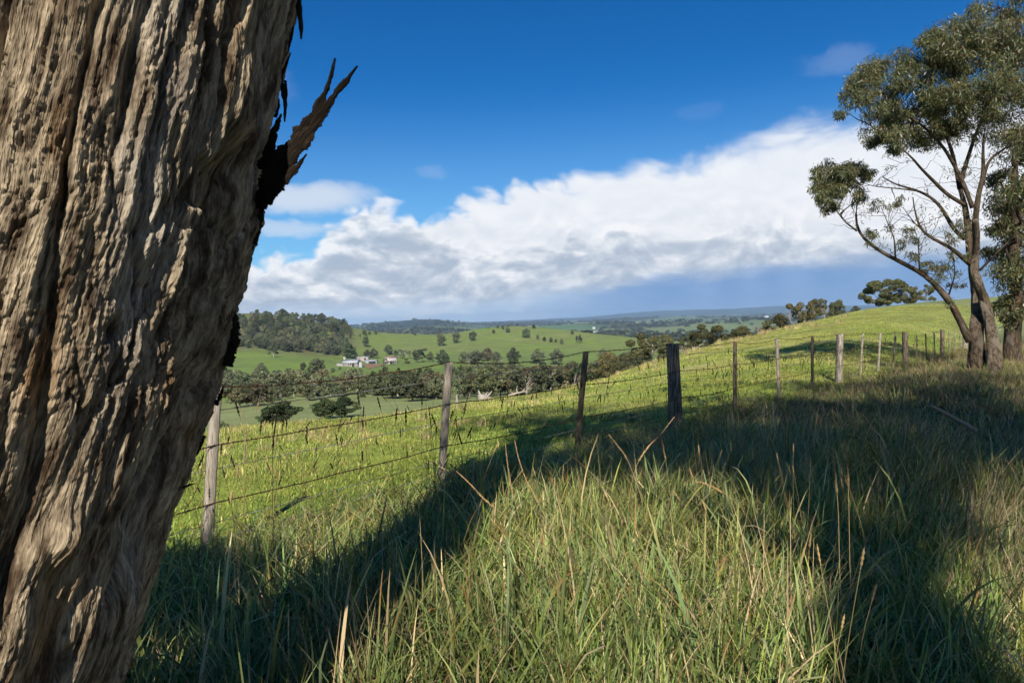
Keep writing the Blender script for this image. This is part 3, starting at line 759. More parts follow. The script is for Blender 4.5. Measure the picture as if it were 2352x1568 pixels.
# top of each post, read off the photo (photo y at its x); lean along the fence
TOPS = {0: (498, 889), 1: (1030, 832), 2: (1344, 808), 3: (1545, 790), 4: (1688, 785), 5: (1784, 778), 6: (1866, 772), 7: (1930, 767), 8: (1983, 766), 9: (2023, 765), 10: (2058, 762)}
def build_fence():
    p0 = fence_xy(0)
    root = empty('farm_fence', (p0[0], p0[1], float(H(*p0))))
    tag(root, 'old post and wire fence with three rusty barbed strands dividing verge from paddock', 'fence')
    loc = np.array(root.location)
    rng = np.random.default_rng(21)
    tops = []
    idx = [-3, -2, -1] + list(range(N_POST))
    for i in idx:
        x, y = fence_xy(i)
        big = (i % 4 == 3) and i >= 0
        gz = float(H(x, y))
        if i in TOPS:
            tp = at(TOPS[i][0], TOPS[i][1], y)
            lean = (tp[0] - x) * 0.9
            top = np.array([x + lean, y, tp[2]])
            base = np.array([x - 0.15 * lean, y, gz - 0.15])
            if i in (0, 1, 2):
                bx = at({0: 470, 1: 1013, 2: 1329}[i], 1200, y)[0]
                base[0] = bx
        else:
            h = 1.16 + rng.uniform(-0.04, 0.04) + (0.10 if big else 0)
            base = np.array([x, y, gz - 0.15]); top = np.array([x + rng.uniform(-0.03, 0.03), y, gz + h])
        tops.append((i, base, top, big))
        n = 26; t = np.linspace(0, 1, n)
        C = base[None] * (1 - t[:, None]) + top[None] * t[:, None]
        if big:
            m = 22; a = np.arange(m) / m * 2 * np.pi
            r0 = 0.105 + rng.uniform(-0.008, 0.015)
            prof = 1 + 0.10 * np.cos(2 * a + rng.uniform(0, 6)) + 0.06 * np.cos(3 * a + rng.uniform(0, 6))
            rr = r0 * prof[None] * (1 + 0.35 * np.exp(-t * 1.3 * 6))[:, None] * (1 - 0.10 * t[:, None])
            rr = rr * (1 + 0.09 * (np.abs(perlin(a[None] * 3.5 + t[:, None] * 0.3, t[:, None] * 1.4 + i, 40 + i)) - 0.25) + 0.03 * perlin(a[None] * 8, t[:, None] * 3, 50 + i))
            V = C[:, None] + rr[..., None] * (np.cos(a)[None, :, None] * np.array([FDIR[0], FDIR[1], 0]) + np.sin(a)[None, :, None] * np.array([FNRM[0], FNRM[1], 0]))
            V[-1, :, 2] += 0.03 * perlin(a * 2.2, a * 0 + i * 1.3, 60)         # ragged sawn top
            mat = PALEWOOD if i in (7, 19) else OLDWOOD
        else:
            w, th = 0.036, 0.027
            k = 0.3
            cr = np.array([(-1, -1 + k), (-1 + k, -1), (1 - k, -1), (1, -1 + k), (1, 1 - k), (1 - k, 1), (-1 + k, 1), (-1, 1 - k)], float)
            m = len(cr)
            wob = 1 + 0.06 * perlin(t * 5, t * 0 + i * 2.1, 66)
            tw = rng.uniform(-0.25, 0.25) + 0.12 * t
            ex = cr[None, :, 0] * w * wob[:, None]; ey = cr[None, :, 1] * th * wob[:, None]
            cx = ex * np.cos(tw)[:, None] - ey * np.sin(tw)[:, None]; cy = ex * np.sin(tw)[:, None] + ey * np.cos(tw)[:, None]
            V = C[:, None] + cx[..., None] * np.array([FDIR[0], FDIR[1], 0]) + cy[..., None] * np.array([FNRM[0], FNRM[1], 0])
            bow = 0.012 * np.sin(t * np.pi * rng.uniform(0.8, 2)) * rng.uniform(-1, 1)
            V += (bow[:, None] * np.array([FDIR[0], FDIR[1], 0])[None])[:, None]
            mat = TIMBER_DARK if i in (2, 4, 6, 12, 13) else TIMBER_PALE if i in (0, 8, 9, 14) else TIMBER
        A = np.arange(n - 1)[:, None] * m; j = np.arange(m)[None]; j2 = (j + 1) % m
        q = np.stack([A + j, A + j2, A + m + j2, A + m + j], -1).reshape(-1, 4)
        vv = V.reshape(-1, 3)
        tc = len(vv)
        vv = np.vstack([vv, V[-1].mean(0) - np.array([0, 0, 0.006 if big else 0])])
        tt = np.stack([np.full(m, tc), (n - 1) * m + np.arange(m), (n - 1) * m + (np.arange(m) + 1) % m], -1)
        uv = np.stack([vv[:, 0], vv[:, 2], vv[:, 1] + i * 3.7], -1)
        mesh_np('post', vv - loc, [q, tt], mat, root, big, None, uv)
    # wires
    drops = [('barbed', -0.004), ('plain', 0.17), ('barbed', 0.42), ('plain', 0.60), ('barbed', 0.845), ('plain', 1.0), ('plain', 1.13)]
    for w, (kind, dz) in enumerate(drops):
        path = []
        for k in range(len(tops) - 1):
            (_, b0, t0, g0), (_, b1, t1, g1) = tops[k], tops[k + 1]
            def hook(b, t, bg):
                L = np.linalg.norm(t - b)
                f = 1 - dz / L
                p = b * (1 - f) + t * f
                off = (0.11 if bg else 0.030) if dz > 0.01 else 0.0
                if kind == 'plain': off = 0.0
                return p + np.array([FNRM[0], FNRM[1], 0]) * off
            a, b = hook(b0, t0, g0), hook(b1, t1, g1)
            far = k > 14
            n = 12 if far else 40
            t = np.linspace(0, 1, n, endpoint=False)
            sag = (0.045 if kind == 'barbed' else 0.008) * rng.uniform(0.4, 1.25) * (1.3 if w == 0 else 0.8)
            P = a[None] * (1 - t[:, None]) + b[None] * t[:, None]
            P[:, 2] -= 4 * sag * t * (1 - t)
            if kind == 'barbed':
                P[:, 2] += 0.010 * perlin(t * 5, t * 0 + w * 7 + k * 1.9, 70) * np.sin(t * np.pi)
                P[:, :2] += FNRM[None] * (0.010 * perlin(t * 6, t * 0 + w * 5 + k * 2.3, 71) * np.sin(t * np.pi))[:, None]
            path.append(P)
        path.append(b[None])
        P = np.concatenate(path)
        mb = MB()
        if kind == 'plain':
            mb.tube(P, 0.0032, 5)
            mb.build('plain_wire', ZINC, root).data.transform(Matrix.Translation(tuple(-loc)))
        else:
            L = np.concatenate([[0], np.cumsum(np.linalg.norm(np.diff(P, axis=0), axis=1))])
            ns = int(L[-1] / 0.018)
            s = np.linspace(0, L[-1], ns)
            Q = np.stack([np.interp(s, L, P[:, c]) for c in range(3)], -1)
            ph = s * 2 * np.pi / 0.075
            N3 = np.array([FNRM[0], FNRM[1], 0])
            for sg in (0, np.pi):
                mb.tube(Q + 0.0034 * (np.cos(ph + sg)[:, None] * N3[None] + np.sin(ph + sg)[:, None] * np.array([0, 0, 1.0])[None]), 0.0029, 4, cap=False)
            sb = 0.05
            while sb < L[-1] and sb < 45:
                c = np.array([np.interp(sb, L, P[:, c]) for c in range(3)])
                F3 = np.array([FDIR[0], FDIR[1], 0])
                for e in range(4):
                    an = rng.uniform(0, 2 * np.pi)
                    rad = np.array([0, 0, 1]) * math.sin(an) + N3 * math.cos(an)
                    o = F3 * (0.006 * (e - 1.5))
                    tip = c + o + rad * rng.uniform(0.014, 0.024) + F3 * rng.uniform(-0.014, 0.014)
                    mb.tube(np.array([c + o - rad * 0.004, tip]), [0.0023, 0.0012], 3, cap=False)
                ring = np.linspace(0, 2 * np.pi * 1.6, 11)
                mb.tube(c[None] + F3[None] * np.linspace(-0.009, 0.009, 11)[:, None] + 0.0052 * (np.cos(ring)[:, None] * N3[None] + np.sin(ring)[:, None] * np.array([0, 0, 1.0])[None]), 0.0018, 3, cap=False)
                sb += rng.uniform(0.105, 0.145)
            o = mb.build('barbed_wire', RUST, root)
            o.data.transform(Matrix.Translation(tuple(-loc)))
    # the loose tie of wire twisted round the nearest batten
    b, t0 = tops[3][1], tops[3][2]
    mb = MB()
    an = np.linspace(0, 2 * np.pi * 2.3, 40)
    mb.tube(t0[None] + np.stack([0.05 * np.cos(an), 0.05 * np.sin(an), -0.02 - 0.012 * an / 6], -1), 0.0022, 4)
    mb.tube(np.array([t0 + (0.04, -0.03, -0.02), t0 + (0.10, -0.05, -0.07), t0 + (0.15, -0.05, -0.03), t0 + (0.17, -0.05, -0.075)]), 0.002, 4)
    mb.build('tie_wire', RUST, root).data.transform(Matrix.Translation(tuple(-loc)))
    mb = MB()
    hang = [t0 + (-0.09, -0.05, -0.42), t0 + (-0.10, -0.06, -0.55), t0 + (-0.12, -0.06, -0.66), t0 + (-0.17, -0.08, -0.78), t0 + (-0.25, -0.1, -0.9)]
    mb.tube(np.array(hang), 0.0024, 4)
    mb.build('tie_wire', RUST, root).data.transform(Matrix.Translation(tuple(-loc)))
    return root
fence = build_fence()
# ------------------------------------------------------------------ leaf and grass materials
def blade_material(name, trans=0.20, vary=0.35, rough=0.6):
    m, g, out = material(name)
    c = attr(g, 'Col')
    rnd = g.node('ShaderNodeObjectInfo').outputs['Random']
    k = g.lin(rnd, 0.0, 1.0, 1 - vary, 1 + vary)
    c = g.scale(c, k)
    rn2 = g.m('FRACT', g.mul(rnd, 17.3))
    c = g.mix(g.mul(rn2, 0.25), c, g.vmul(c, (1.5, 1.05, 0.75)))
    p = g.node('ShaderNodeBsdfPrincipled')
    g.put(p.inputs['Base Color'], c); p.inputs['Roughness'].default_value = rough; p.inputs['Specular IOR Level'].default_value = 0.25
    t = g.node('ShaderNodeBsdfTranslucent'); g.put(t.inputs[0], g.vmul(c, (1.1, 1.2, 0.7)))
    mx = g.node('ShaderNodeMixShader'); mx.inputs[0].default_value = trans
    g.l.new(p.outputs[0], mx.inputs[1]); g.l.new(t.outputs[0], mx.inputs[2]); g.l.new(mx.outputs[0], out.inputs[0])
    return m
GRASS = blade_material('grass_blades')
DRY = blade_material('dry_grass', 0.25, 0.25, 0.8)

def blades(pos, h, w, bend, cbase, ctip, rng, seg=4, dryfrac=0.0, cdry=(0.40, 0.32, 0.17), lean=0.25, wind=None, hmod=None):
    """curved, tapering blades rooted at the given spots"""
    n = len(pos)
    az = rng.uniform(0, 2 * np.pi, n) if wind is None else wind + rng.normal(0, 0.9, n)
    bx, by = pos[:, 0], pos[:, 1]
    hh = h[0] + (h[1] - h[0]) * rng.uniform(0, 1, n) ** 1.3; ww = rng.uniform(w[0], w[1], n)
    if hmod is not None: hh = hh * hmod
    ln = np.abs(rng.normal(0, lean, n)); bd = np.abs(rng.normal(bend, bend * 0.6, n))
    t = np.linspace(0, 1, seg + 1)
    ang = ln[:, None] + bd[:, None] * t[None] ** 1.4                    # angle from vertical along the blade
    kink = (rng.uniform(0, 1, n) < 0.13)[:, None] * (t[None] > rng.uniform(0.35, 0.8, n)[:, None]) * rng.uniform(0.5, 1.6, n)[:, None]
    ang = ang + kink                                                     # broken blades
    ds = hh[:, None] / seg
    r = np.concatenate([np.zeros((n, 1)), np.cumsum(np.sin(ang[:, 1:]) * ds, 1)], 1)
    z = np.concatenate([np.zeros((n, 1)), np.cumsum(np.cos(ang[:, 1:]) * ds, 1)], 1)
    cx = bx[:, None] + r * np.cos(az)[:, None]; cy = by[:, None] + r * np.sin(az)[:, None]
    wa = az + np.pi / 2 + rng.normal(0, 0.7, n)
    prof = np.interp(t, [0, 0.3, 0.75, 1], [0.75, 1, 0.62, 0.05])
    wx = 0.5 * ww[:, None] * prof[None] * np.cos(wa)[:, None]; wy = 0.5 * ww[:, None] * prof[None] * np.sin(wa)[:, None]
    V = np.stack([np.stack([cx - wx, cy - wy, z], -1), np.stack([cx + wx, cy + wy, z], -1)], 2)   # n, seg+1, 2, 3
    k = np.arange(n)[:, None] * (seg + 1) * 2 + np.arange(seg)[None] * 2
    q = np.stack([k, k + 1, k + 3, k + 2], -1).reshape(-1, 4)
    cb = np.array(cbase); ct = np.array(ctip)
    mixv = t[None] ** 1.5 * rng.uniform(0.2, 1.0, n)[:, None]
    c = cb[None, None] * (1 - mixv[..., None]) + ct[None, None] * mixv[..., None]
    c = c * rng.uniform(0.6, 1.4, n)[:, None, None]
    c = c * np.stack([rng.uniform(0.85, 1.2, n), np.ones(n), rng.uniform(0.7, 1.5, n)], -1)[:, None]
    dr = rng.uniform(0, 1, n) < dryfrac
    c[dr] = np.array(cdry)[None, None] * rng.uniform(0.45, 1.2, dr.sum())[:, None, None]
    tipb = (rng.uniform(0, 1, n) < 0.12) & ~dr
    c[tipb, -2:] = np.array((0.30, 0.17, 0.06))[None, None] * rng.uniform(0.6, 1.2, tipb.sum())[:, None, None]
    c = np.repeat(c[:, :, None], 2, 2)
    return V.reshape(-1, 3), q, c.reshape(-1, 3)

def spots(n, rad, rng, clump=0.5, size=0.07, ncl=18):
    """root positions in a disc, part even, part in tussocks"""
    a = rng.uniform(0, 6.283, n); r = rad * np.sqrt(rng.uniform(0, 1, n))
    P = np.stack([r * np.cos(a), r * np.sin(a)], -1)
    ca = rng.uniform(0, 6.283, ncl); cr = rad * np.sqrt(rng.uniform(0, 1, ncl))
    C = np.stack([cr * np.cos(ca), cr * np.sin(ca)], -1)
    m = rng.uniform(0, 1, n) < clump
    P[m] = C[rng.integers(0, ncl, m.sum())] + rng.normal(0, size, (m.sum(), 2))
    return P

def seed_stems(n, h, spread, cst, chd, rng, head=(0.05, 0.11), hr=0.0042, stem=0.0012, lean=0.12, bend=0.25):
    """thin culms with a spiked head"""
    mb = MB()
    for _ in range(n):
        a = rng.uniform(0, 2 * np.pi); r = spread * math.sqrt(rng.uniform(0, 1)); b = rng.uniform(0, 2 * np.pi)
        L = rng.uniform(*h); ln = abs(rng.normal(0, lean)); bd = abs(rng.normal(0, bend))
        t = np.linspace(0, 1, 8); ang = ln + bd * t ** 2
        rr = np.concatenate([[0], np.cumsum(np.sin(ang[1:]) * L / 7)]); zz = np.concatenate([[0], np.cumsum(np.cos(ang[1:]) * L / 7)])
        P = np.stack([r * math.cos(b) + rr * math.cos(a), r * math.sin(b) + rr * math.sin(a), zz], -1)
        k = rng.uniform(0.7, 1.25)
        mb.tube(P, np.linspace(stem * 1.3, stem * 0.7, 8), 3, np.array(cst) * k, cap=False)
        hl = rng.uniform(*head); d = P[-1] - P[-2]; d /= np.linalg.norm(d)
        m = 9; s = np.linspace(0, 1, m)
        pr = hr * np.sin(np.clip(s * 0.95 + 0.05, 0, 1) * np.pi) ** 0.6 * (1 + 0.45 * np.cos(np.arange(m) * np.pi)) * rng.uniform(0.7, 1.2)
        mb.tube(P[-1][None] + d[None] * (s * hl)[:, None], pr + 0.0004, 4, np.array(chd) * k, cap=False)
    return mb

def proto_collection(name, makers):
    c = bpy.data.collections.new(name)
    for i, (mb_v, mat) in enumerate(makers):
        if isinstance(mb_v, MB): o = mb_v.build(f'{name}_{i:02d}', mat, None, True, link=False)
        else: o = mesh_np(f'{name}_{i:02d}', mb_v[0], mb_v[1], mat, None, True, mb_v[2], None, link=False)
        c.objects.link(o)
    return c

def scatter(name, pts, rot, scl, pid, coll, label, cat, kind='stuff'):
    """one object that carries many tufts"""
    me = bpy.data.meshes.new(name)
    n = len(pts)
    me.vertices.add(n); me.vertices.foreach_set('co', np.asarray(pts, np.float32).ravel())
    for nm, ty, dat, key in (('rot', 'FLOAT_VECTOR', rot, 'vector'), ('scl', 'FLOAT_VECTOR', scl, 'vector'), ('pid', 'INT', pid, 'value')):
        a = me.attributes.new(nm, ty, 'POINT')
        a.data.foreach_set(key, np.asarray(dat, np.int32 if ty == 'INT' else np.float32).ravel())
    me.update()
    o = bpy.data.objects.new(name, me); COL.objects.link(o)
    ng = bpy.data.node_groups.new(name + '_tufts', 'GeometryNodeTree')
    ng.interface.new_socket('Geometry', in_out='INPUT', socket_type='NodeSocketGeometry')
    ng.interface.new_socket('Geometry', in_out='OUTPUT', socket_type='NodeSocketGeometry')
    N = ng.nodes; L = ng.links
    gi = N.new('NodeGroupInput'); go = N.new('NodeGroupOutput')
    iop = N.new('GeometryNodeInstanceOnPoints')
    ci = N.new('GeometryNodeCollectionInfo'); ci.inputs['Collection'].default_value = coll
    ci.inputs['Separate Children'].default_value = True; ci.inputs['Reset Children'].default_value = True
    def na(nm, ty):
        a = N.new('GeometryNodeInputNamedAttribute'); a.data_type = ty; a.inputs['Name'].default_value = nm
        return next(s for s in a.outputs if s.enabled)
    L.new(gi.outputs[0], iop.inputs['Points']); L.new(ci.outputs[0], iop.inputs['Instance'])
    iop.inputs['Pick Instance'].default_value = True
    L.new(na('pid', 'INT'), iop.inputs['Instance Index'])
    er = N.new('FunctionNodeEulerToRotation')
    L.new(na('rot', 'FLOAT_VECTOR'), er.inputs[0]); L.new(er.outputs[0], iop.inputs['Rotation'])
    L.new(na('scl', 'FLOAT_VECTOR'), iop.inputs['Scale'])
    L.new(iop.outputs[0], go.inputs[0])
    md = o.modifiers.new('tufts', 'NODES'); md.node_group = ng
    tag(o, label, cat, kind=kind)
    return o

def field_points(n, d0, d1, u0, u1, rng, p=1.0):
    """points spread through the wedge of land in front of the camera, thinning with distance"""
    t = rng.uniform(0, 1, n)
    e = 2.0 - p
    d = (d0 ** e + t * (d1 ** e - d0 ** e)) ** (1 / e) if abs(e) > 1e-6 else d0 * (d1 / d0) ** t
    u = rng.uniform(u0, u1, n)
    return u * d, d

def ground_tilt(X, Y, e=0.4):
    gx = (H(X + e, Y) - H(X - e, Y)) / (2 * e); gy = (H(X, Y + e) - H(X, Y - e)) / (2 * e)
    return np.arctan(gy), -np.arctan(gx)
def grid_points(x0, x1, y0, y1, step, rng):
    gx, gy = np.meshgrid(np.arange(x0, x1, step), np.arange(y0, y1, step))
    return gx.ravel() + rng.uniform(-0.4, 0.4, gx.size) * step, gy.ravel() + rng.uniform(-0.4, 0.4, gx.size) * step
def euler_about(tx, ty, rz):
    """tilt to the slope after spinning about the vertical"""
    return np.stack([tx * np.cos(rz) + ty * np.sin(rz), -tx * np.sin(rz) + ty * np.cos(rz), rz], -1)

def make_grass():
    rng = np.random.default_rng(5)
    gr = (0.112, 0.195, 0.046); gt = (0.375, 0.440, 0.140); dk = (0.065, 0.120, 0.028); ye = (0.43, 0.43, 0.16)
    st = (0.58, 0.48, 0.28); st2 = (0.34, 0.26, 0.15)
    def both(*parts):
        mb = MB()
        for p in parts: mb.add(p[0], p[1], None, p[2])
        return mb
    # --- long verge grass: patches a good metre across
    pr = []
    for k in range(6):
        P = spots(880, 0.62, rng, 0.6, 0.08); hm = np.clip(1 + 0.5 * fbm(P[:, 0] * 3, P[:, 1] * 3, 2, 200 + k), 0.5, 1.6)
        pr.append((both(blades(P, (0.12, 0.46), (0.0046, 0.0108), 0.60, gr, gt, rng, 4, 0.09, st, 0.32, None, hm),
                        blades(spots(46, 0.6, rng, 0.8, 0.05, 5), (0.32, 0.74), (0.011, 0.021), 0.8, dk, ye, rng, 5, 0.06, st, 0.35),
                        blades(spots(140, 0.6, rng, 0.5, 0.1), (0.15, 0.56), (0.0020, 0.0038), 1.1, st2, st, rng, 4, 0.9, st, 0.7)), GRASS))
    for k in range(3):                                                     # drier mixture
        P = spots(430, 0.62, rng, 0.6, 0.09)
        pr.append((both(blades(P, (0.12, 0.42), (0.005, 0.009), 0.7, gr, gt, rng, 4, 0.16, st, 0.40),
                        blades(spots(150, 0.6, rng, 0.7, 0.08, 8), (0.30, 0.75), (0.0026, 0.0045), 0.45, st2, st, rng, 4, 0.8, st, 0.22),
                        blades(spots(150, 0.6, rng, 0.5, 0.1), (0.15, 0.42), (0.0022, 0.004), 1.3, st2, st, rng, 4, 0.9, st, 0.7)), GRASS))
    for k in range(4):                                                     # the same seen from farther off: fewer, wider blades
        P = spots(330, 1.05, rng, 0.5, 0.14)
        pr.append((both(blades(P, (0.14, 0.40), (0.011, 0.019), 0.6, dk, gt, rng, 3, 0.12, st2, 0.35),
                        blades(spots(110, 1.0, rng, 0.6, 0.14, 10), (0.25, 0.62), (0.006, 0.010), 0.45, st2, st, rng, 3, 0.6, (0.22, 0.18, 0.10), 0.25)), GRASS))
    verge = proto_collection('verge_patch', pr)
    X1, Y1 = grid_points(-9, 15, -4, 10.5, 0.62, rng)
    k1 = (Y1 < 9.5) & (np.hypot(X1, Y1) < 13)
    X2, Y2 = grid_points(0, 52, 8.5, 46, 1.15, rng)
    k2 = np.hypot(X2, Y2) > 9
    X = np.concatenate([X1[k1], X2[k2]]); Y = np.concatenate([Y1[k1], Y2[k2]])
    near = np.concatenate([np.ones(k1.sum(), bool), np.zeros(k2.sum(), bool)])
    fs = fence_side(X, Y)
    keep = (fs > np.where(near, 0.05, 0.25) + 0.25 * fbm(X, Y, 2, 90)) & (fs < 17) & (np.hypot(X, Y) > 0.9) & (np.hypot(X - float(axis_x(0)), Y - TR_Y) > 0.35)
    keep &= (X / np.maximum(Y, 0.5) < 1.5) | (Y < 4)
    X, Y, fs, near = X[keep], Y[keep], fs[keep], near[keep]
    n = len(X); r = np.hypot(X, Y)
    pdry = np.clip(0.02 + 0.7 * fbm(X * 0.35, Y * 0.35, 2, 92) + 0.5 * sstep(Y, 5.5, 9), 0.05, 0.95)
    pid = np.where(rng.uniform(0, 1, n) < pdry, rng.integers(6, 9, n), rng.integers(0, 6, n))
    pid = np.where(near, pid, rng.integers(9, 13, n))
    s = np.where(near, rng.uniform(0.85, 1.15, n), rng.uniform(0.8, 1.2, n))
    sz = s * np.clip(0.95 + 0.45 * fbm(X * 0.7, Y * 0.7, 2, 94), 0.6, 1.3) * (0.6 + 0.4 * sstep(r, 1.2, 3.2)) * (0.55 + 0.45 * sstep(fs, 0.2, 1.6))
    sz = np.where(Y > 7, sz * 0.8, sz)
    rz = rng.uniform(0, 6.28, n); tx, ty = ground_tilt(X, Y)
    scatter('verge_grass', np.stack([X, Y, H(X, Y) - 0.015], -1), euler_about(tx, ty, rz), np.stack([s, s, sz], -1), pid, verge,
            'long green and straw coloured roadside grass in front of the fence', 'grass')
    # --- short paddock sward
    pr = []
    pg = (0.185, 0.275, 0.045); pt = (0.375, 0.420, 0.105); py_ = (0.55, 0.52, 0.19)
    for k in range(4):
        P = spots(850, 0.85, rng, 0.4, 0.10, 24)
        pr.append((both(blades(P, (0.025, 0.075), (0.007, 0.014), 0.9, pg, pt, rng, 3, 0.06, py_, 0.5)), GRASS))
    for k in range(2):
        P = spots(700, 0.85, rng, 0.5, 0.10, 20)
        pr.append((both(blades(P, (0.03, 0.10), (0.006, 0.012), 0.7, pg, py_, rng, 3, 0.15, py_, 0.4),
                        blades(spots(120, 0.8, rng, 0.7, 0.06, 6), (0.05, 0.14), (0.003, 0.006), 0.7, pt, py_, rng, 3, 0.4, py_, 0.4)), GRASS))
    # clover and flat weeds
    for k in range(2):
        mb = both(blades(spots(550, 0.85, rng, 0.4, 0.10, 24), (0.03, 0.09), (0.006, 0.012), 0.8, pg, pt, rng, 3, 0.06, py_, 0.5))
        P = spots(420, 0.8, rng, 0.85, 0.09, 8)
        a = rng.uniform(0, 6.28, 420); L = rng.uniform(0.018, 0.040, 420); z = rng.uniform(0.03, 0.09, 420)
        d = np.stack([np.cos(a), np.sin(a), rng.normal(0.1, 0.25, 420)], -1) * L[:, None]; e = np.stack([-np.sin(a), np.cos(a), rng.normal(0, 0.2, 420)], -1) * (L * 0.6)[:, None]
        C = np.stack([P[:, 0], P[:, 1], z], -1)
        V = np.stack([C - d, C + e, C + d, C - e], 1).reshape(-1, 3)
        mb.add(V, np.arange(420 * 4).reshape(-1, 4), None, np.repeat(np.array((0.085, 0.145, 0.045))[None] * rng.uniform(0.6, 1.4, (420, 1)), 4, 0))
        pr.append((mb, GRASS))
    for k in range(3):                                                     # farther off
        P = spots(700, 2.0, rng, 0.4, 0.25, 22)
        pr.append((both(blades(P, (0.03, 0.085), (0.014, 0.026), 0.7, pg, pt, rng, 2, 0.10, py_, 0.5),
                        blades(spots(220 + 180 * k, 1.9, rng, 0.7, 0.18, 12), (0.04, 0.10), (0.010, 0.018), 0.8, pt, py_, rng, 2, 0.25, py_, 0.4)), GRASS))
    pad = proto_collection('paddock_patch', pr)
    ua = [math.tan(a) for a in _pa]; ub = [kn[0][0] for _, kn in COLS]
    X1, Y1 = grid_points(-14, 12, 1.5, 21, 0.92, rng)
    X2, Y2 = grid_points(-14, 78, 14, 96, 2.1, rng)
    k2 = Y2 > 20
    X = np.concatenate([X1, X2[k2]]); Y = np.concatenate([Y1, Y2[k2]])
    near = np.concatenate([np.ones(len(X1), bool), np.zeros(k2.sum(), bool)])
    fs = fence_side(X, Y); bd = np.interp(X / Y, ua, ub)
    keep = (fs < np.where(near, 0.55, -0.6) + fbm(X, Y, 2, 96) * 0.2) & (Y < bd * 1.15 + 1) & (np.abs(X / Y + 0.1) < 1.05)
    X, Y, near, bd = X[keep], Y[keep], near[keep], bd[keep]; n = len(X)
    f1 = fbm(X / 6, Y / 6, 4, 31)
    brow = sstep(Y / bd, 0.45, 0.95)
    pd = np.clip(0.08 + 0.55 * brow + 0.7 * f1, 0.0, 0.95)
    u = rng.uniform(0, 1, n)
    wd = fbm(X * 0.5, Y * 0.5, 2, 98) + 0.3 * sstep(fence_side(X, Y), -2.5, -0.4)
    pid = np.where(u < pd, rng.integers(4, 6, n), np.where(wd > 0.62, rng.integers(6, 8, n), rng.integers(0, 4, n)))
    pid = np.where(near, pid, np.where(u < 0.35 + 0 * pd, 8, np.where(u < 0.75, 9, 10)))
    s = rng.uniform(0.9, 1.15, n); rz = rng.uniform(0, 6.28, n); tx, ty = ground_tilt(X, Y)
    scatter('paddock_grass', np.stack([X, Y, H(X, Y) - 0.008], -1), euler_about(tx, ty, rz), np.stack([s, s, s * rng.uniform(0.75, 1.25, n) * (1 + 0.3 * brow)], -1), pid, pad,
            'short sunlit yellow green pasture grass beyond the fence', 'grass')
    # --- taller dry tussocks along the brow and over the dry shoulder
    pr = [(both(blades(spots(60, 0.10, rng, 0, 0.1), (0.12, 0.32), (0.004, 0.008), 0.6, py_, st, rng, 3, 0.6, st, 0.35)), GRASS) for k in range(3)]
    tus = proto_collection('tussock', pr)
    X, Y = field_points(1300, 9, 80, -0.5, 0.6, rng, 1.0)
    bd = np.interp(X / Y, ua, ub)
    keep = (fence_side(X, Y) < -1.0) & (Y > bd * (0.72 + 0.2 * fbm(X * 0.2, Y * 0.2, 2, 99))) & (Y < bd * 1.08 + 0.5)
    X, Y = X[keep], Y[keep]; n = len(X); s = rng.uniform(0.7, 1.3, n) * np.clip(Y / 30, 0.75, 1.9)
    scatter('dry_tussocks', np.stack([X, Y, H(X, Y) - 0.01], -1), np.stack([0 * X, 0 * X, rng.uniform(0, 6.28, n)], -1), np.stack([s * 1.3, s * 1.3, s], -1), rng.integers(0, 3, n), tus,
            'dry straw coloured tussocks along the brow of the paddock', 'grass')
    # --- flowering stems with dark heads along the fence
    pr = []
    for k in range(5): pr.append((seed_stems(3, (0.75, 1.15), 0.10, (0.085, 0.075, 0.035), (0.022, 0.017, 0.012), rng, (0.06, 0.15), 0.0056, 0.0016, 0.16, 0.22), DRY))
    for k in range(3): pr.append((seed_stems(4, (0.50, 1.0), 0.12, (0.36, 0.28, 0.13), (0.36, 0.26, 0.13), rng, (0.06, 0.13), 0.0052, 0.0014, 0.15, 0.25), DRY))
    heads = proto_collection('seed_stem', pr)
    t = 16 * rng.uniform(0, 1, 330) ** 1.25 - 0.5; off = np.abs(rng.normal(0.35, 0.45, 330)) - 0.1
    base = np.array([fence_xy(k) for k in t])
    XY = base + FNRM[None] * off[:, None]
    X3, Y3 = field_points(300, 2.4, 20, -0.5, 0.9, rng, 0.7)
    k3 = fence_side(X3, Y3) > 0.2
    XY = np.vstack([XY, np.stack([X3[k3], Y3[k3]], -1)]); n = len(XY)
    pid = np.where(np.arange(n) < 330, np.where(rng.uniform(0, 1, n) < 0.8, rng.integers(0, 5, n), rng.integers(5, 8, n)), rng.integers(5, 8, n))
    s = rng.uniform(0.6, 1.1, n) * np.where(np.arange(n) < 330, 1.0, 0.85)
    scatter('flowering_grass', np.stack([XY[:, 0], XY[:, 1], H(XY[:, 0], XY[:, 1]) - 0.02], -1), np.stack([rng.normal(0, 0.11, n), rng.normal(0, 0.11, n), rng.uniform(0, 6.28, n)], -1),
            np.stack([s, s, s], -1), pid, heads, 'tall grass stems with dark seed heads growing along the wire fence', 'grass')
make_grass()
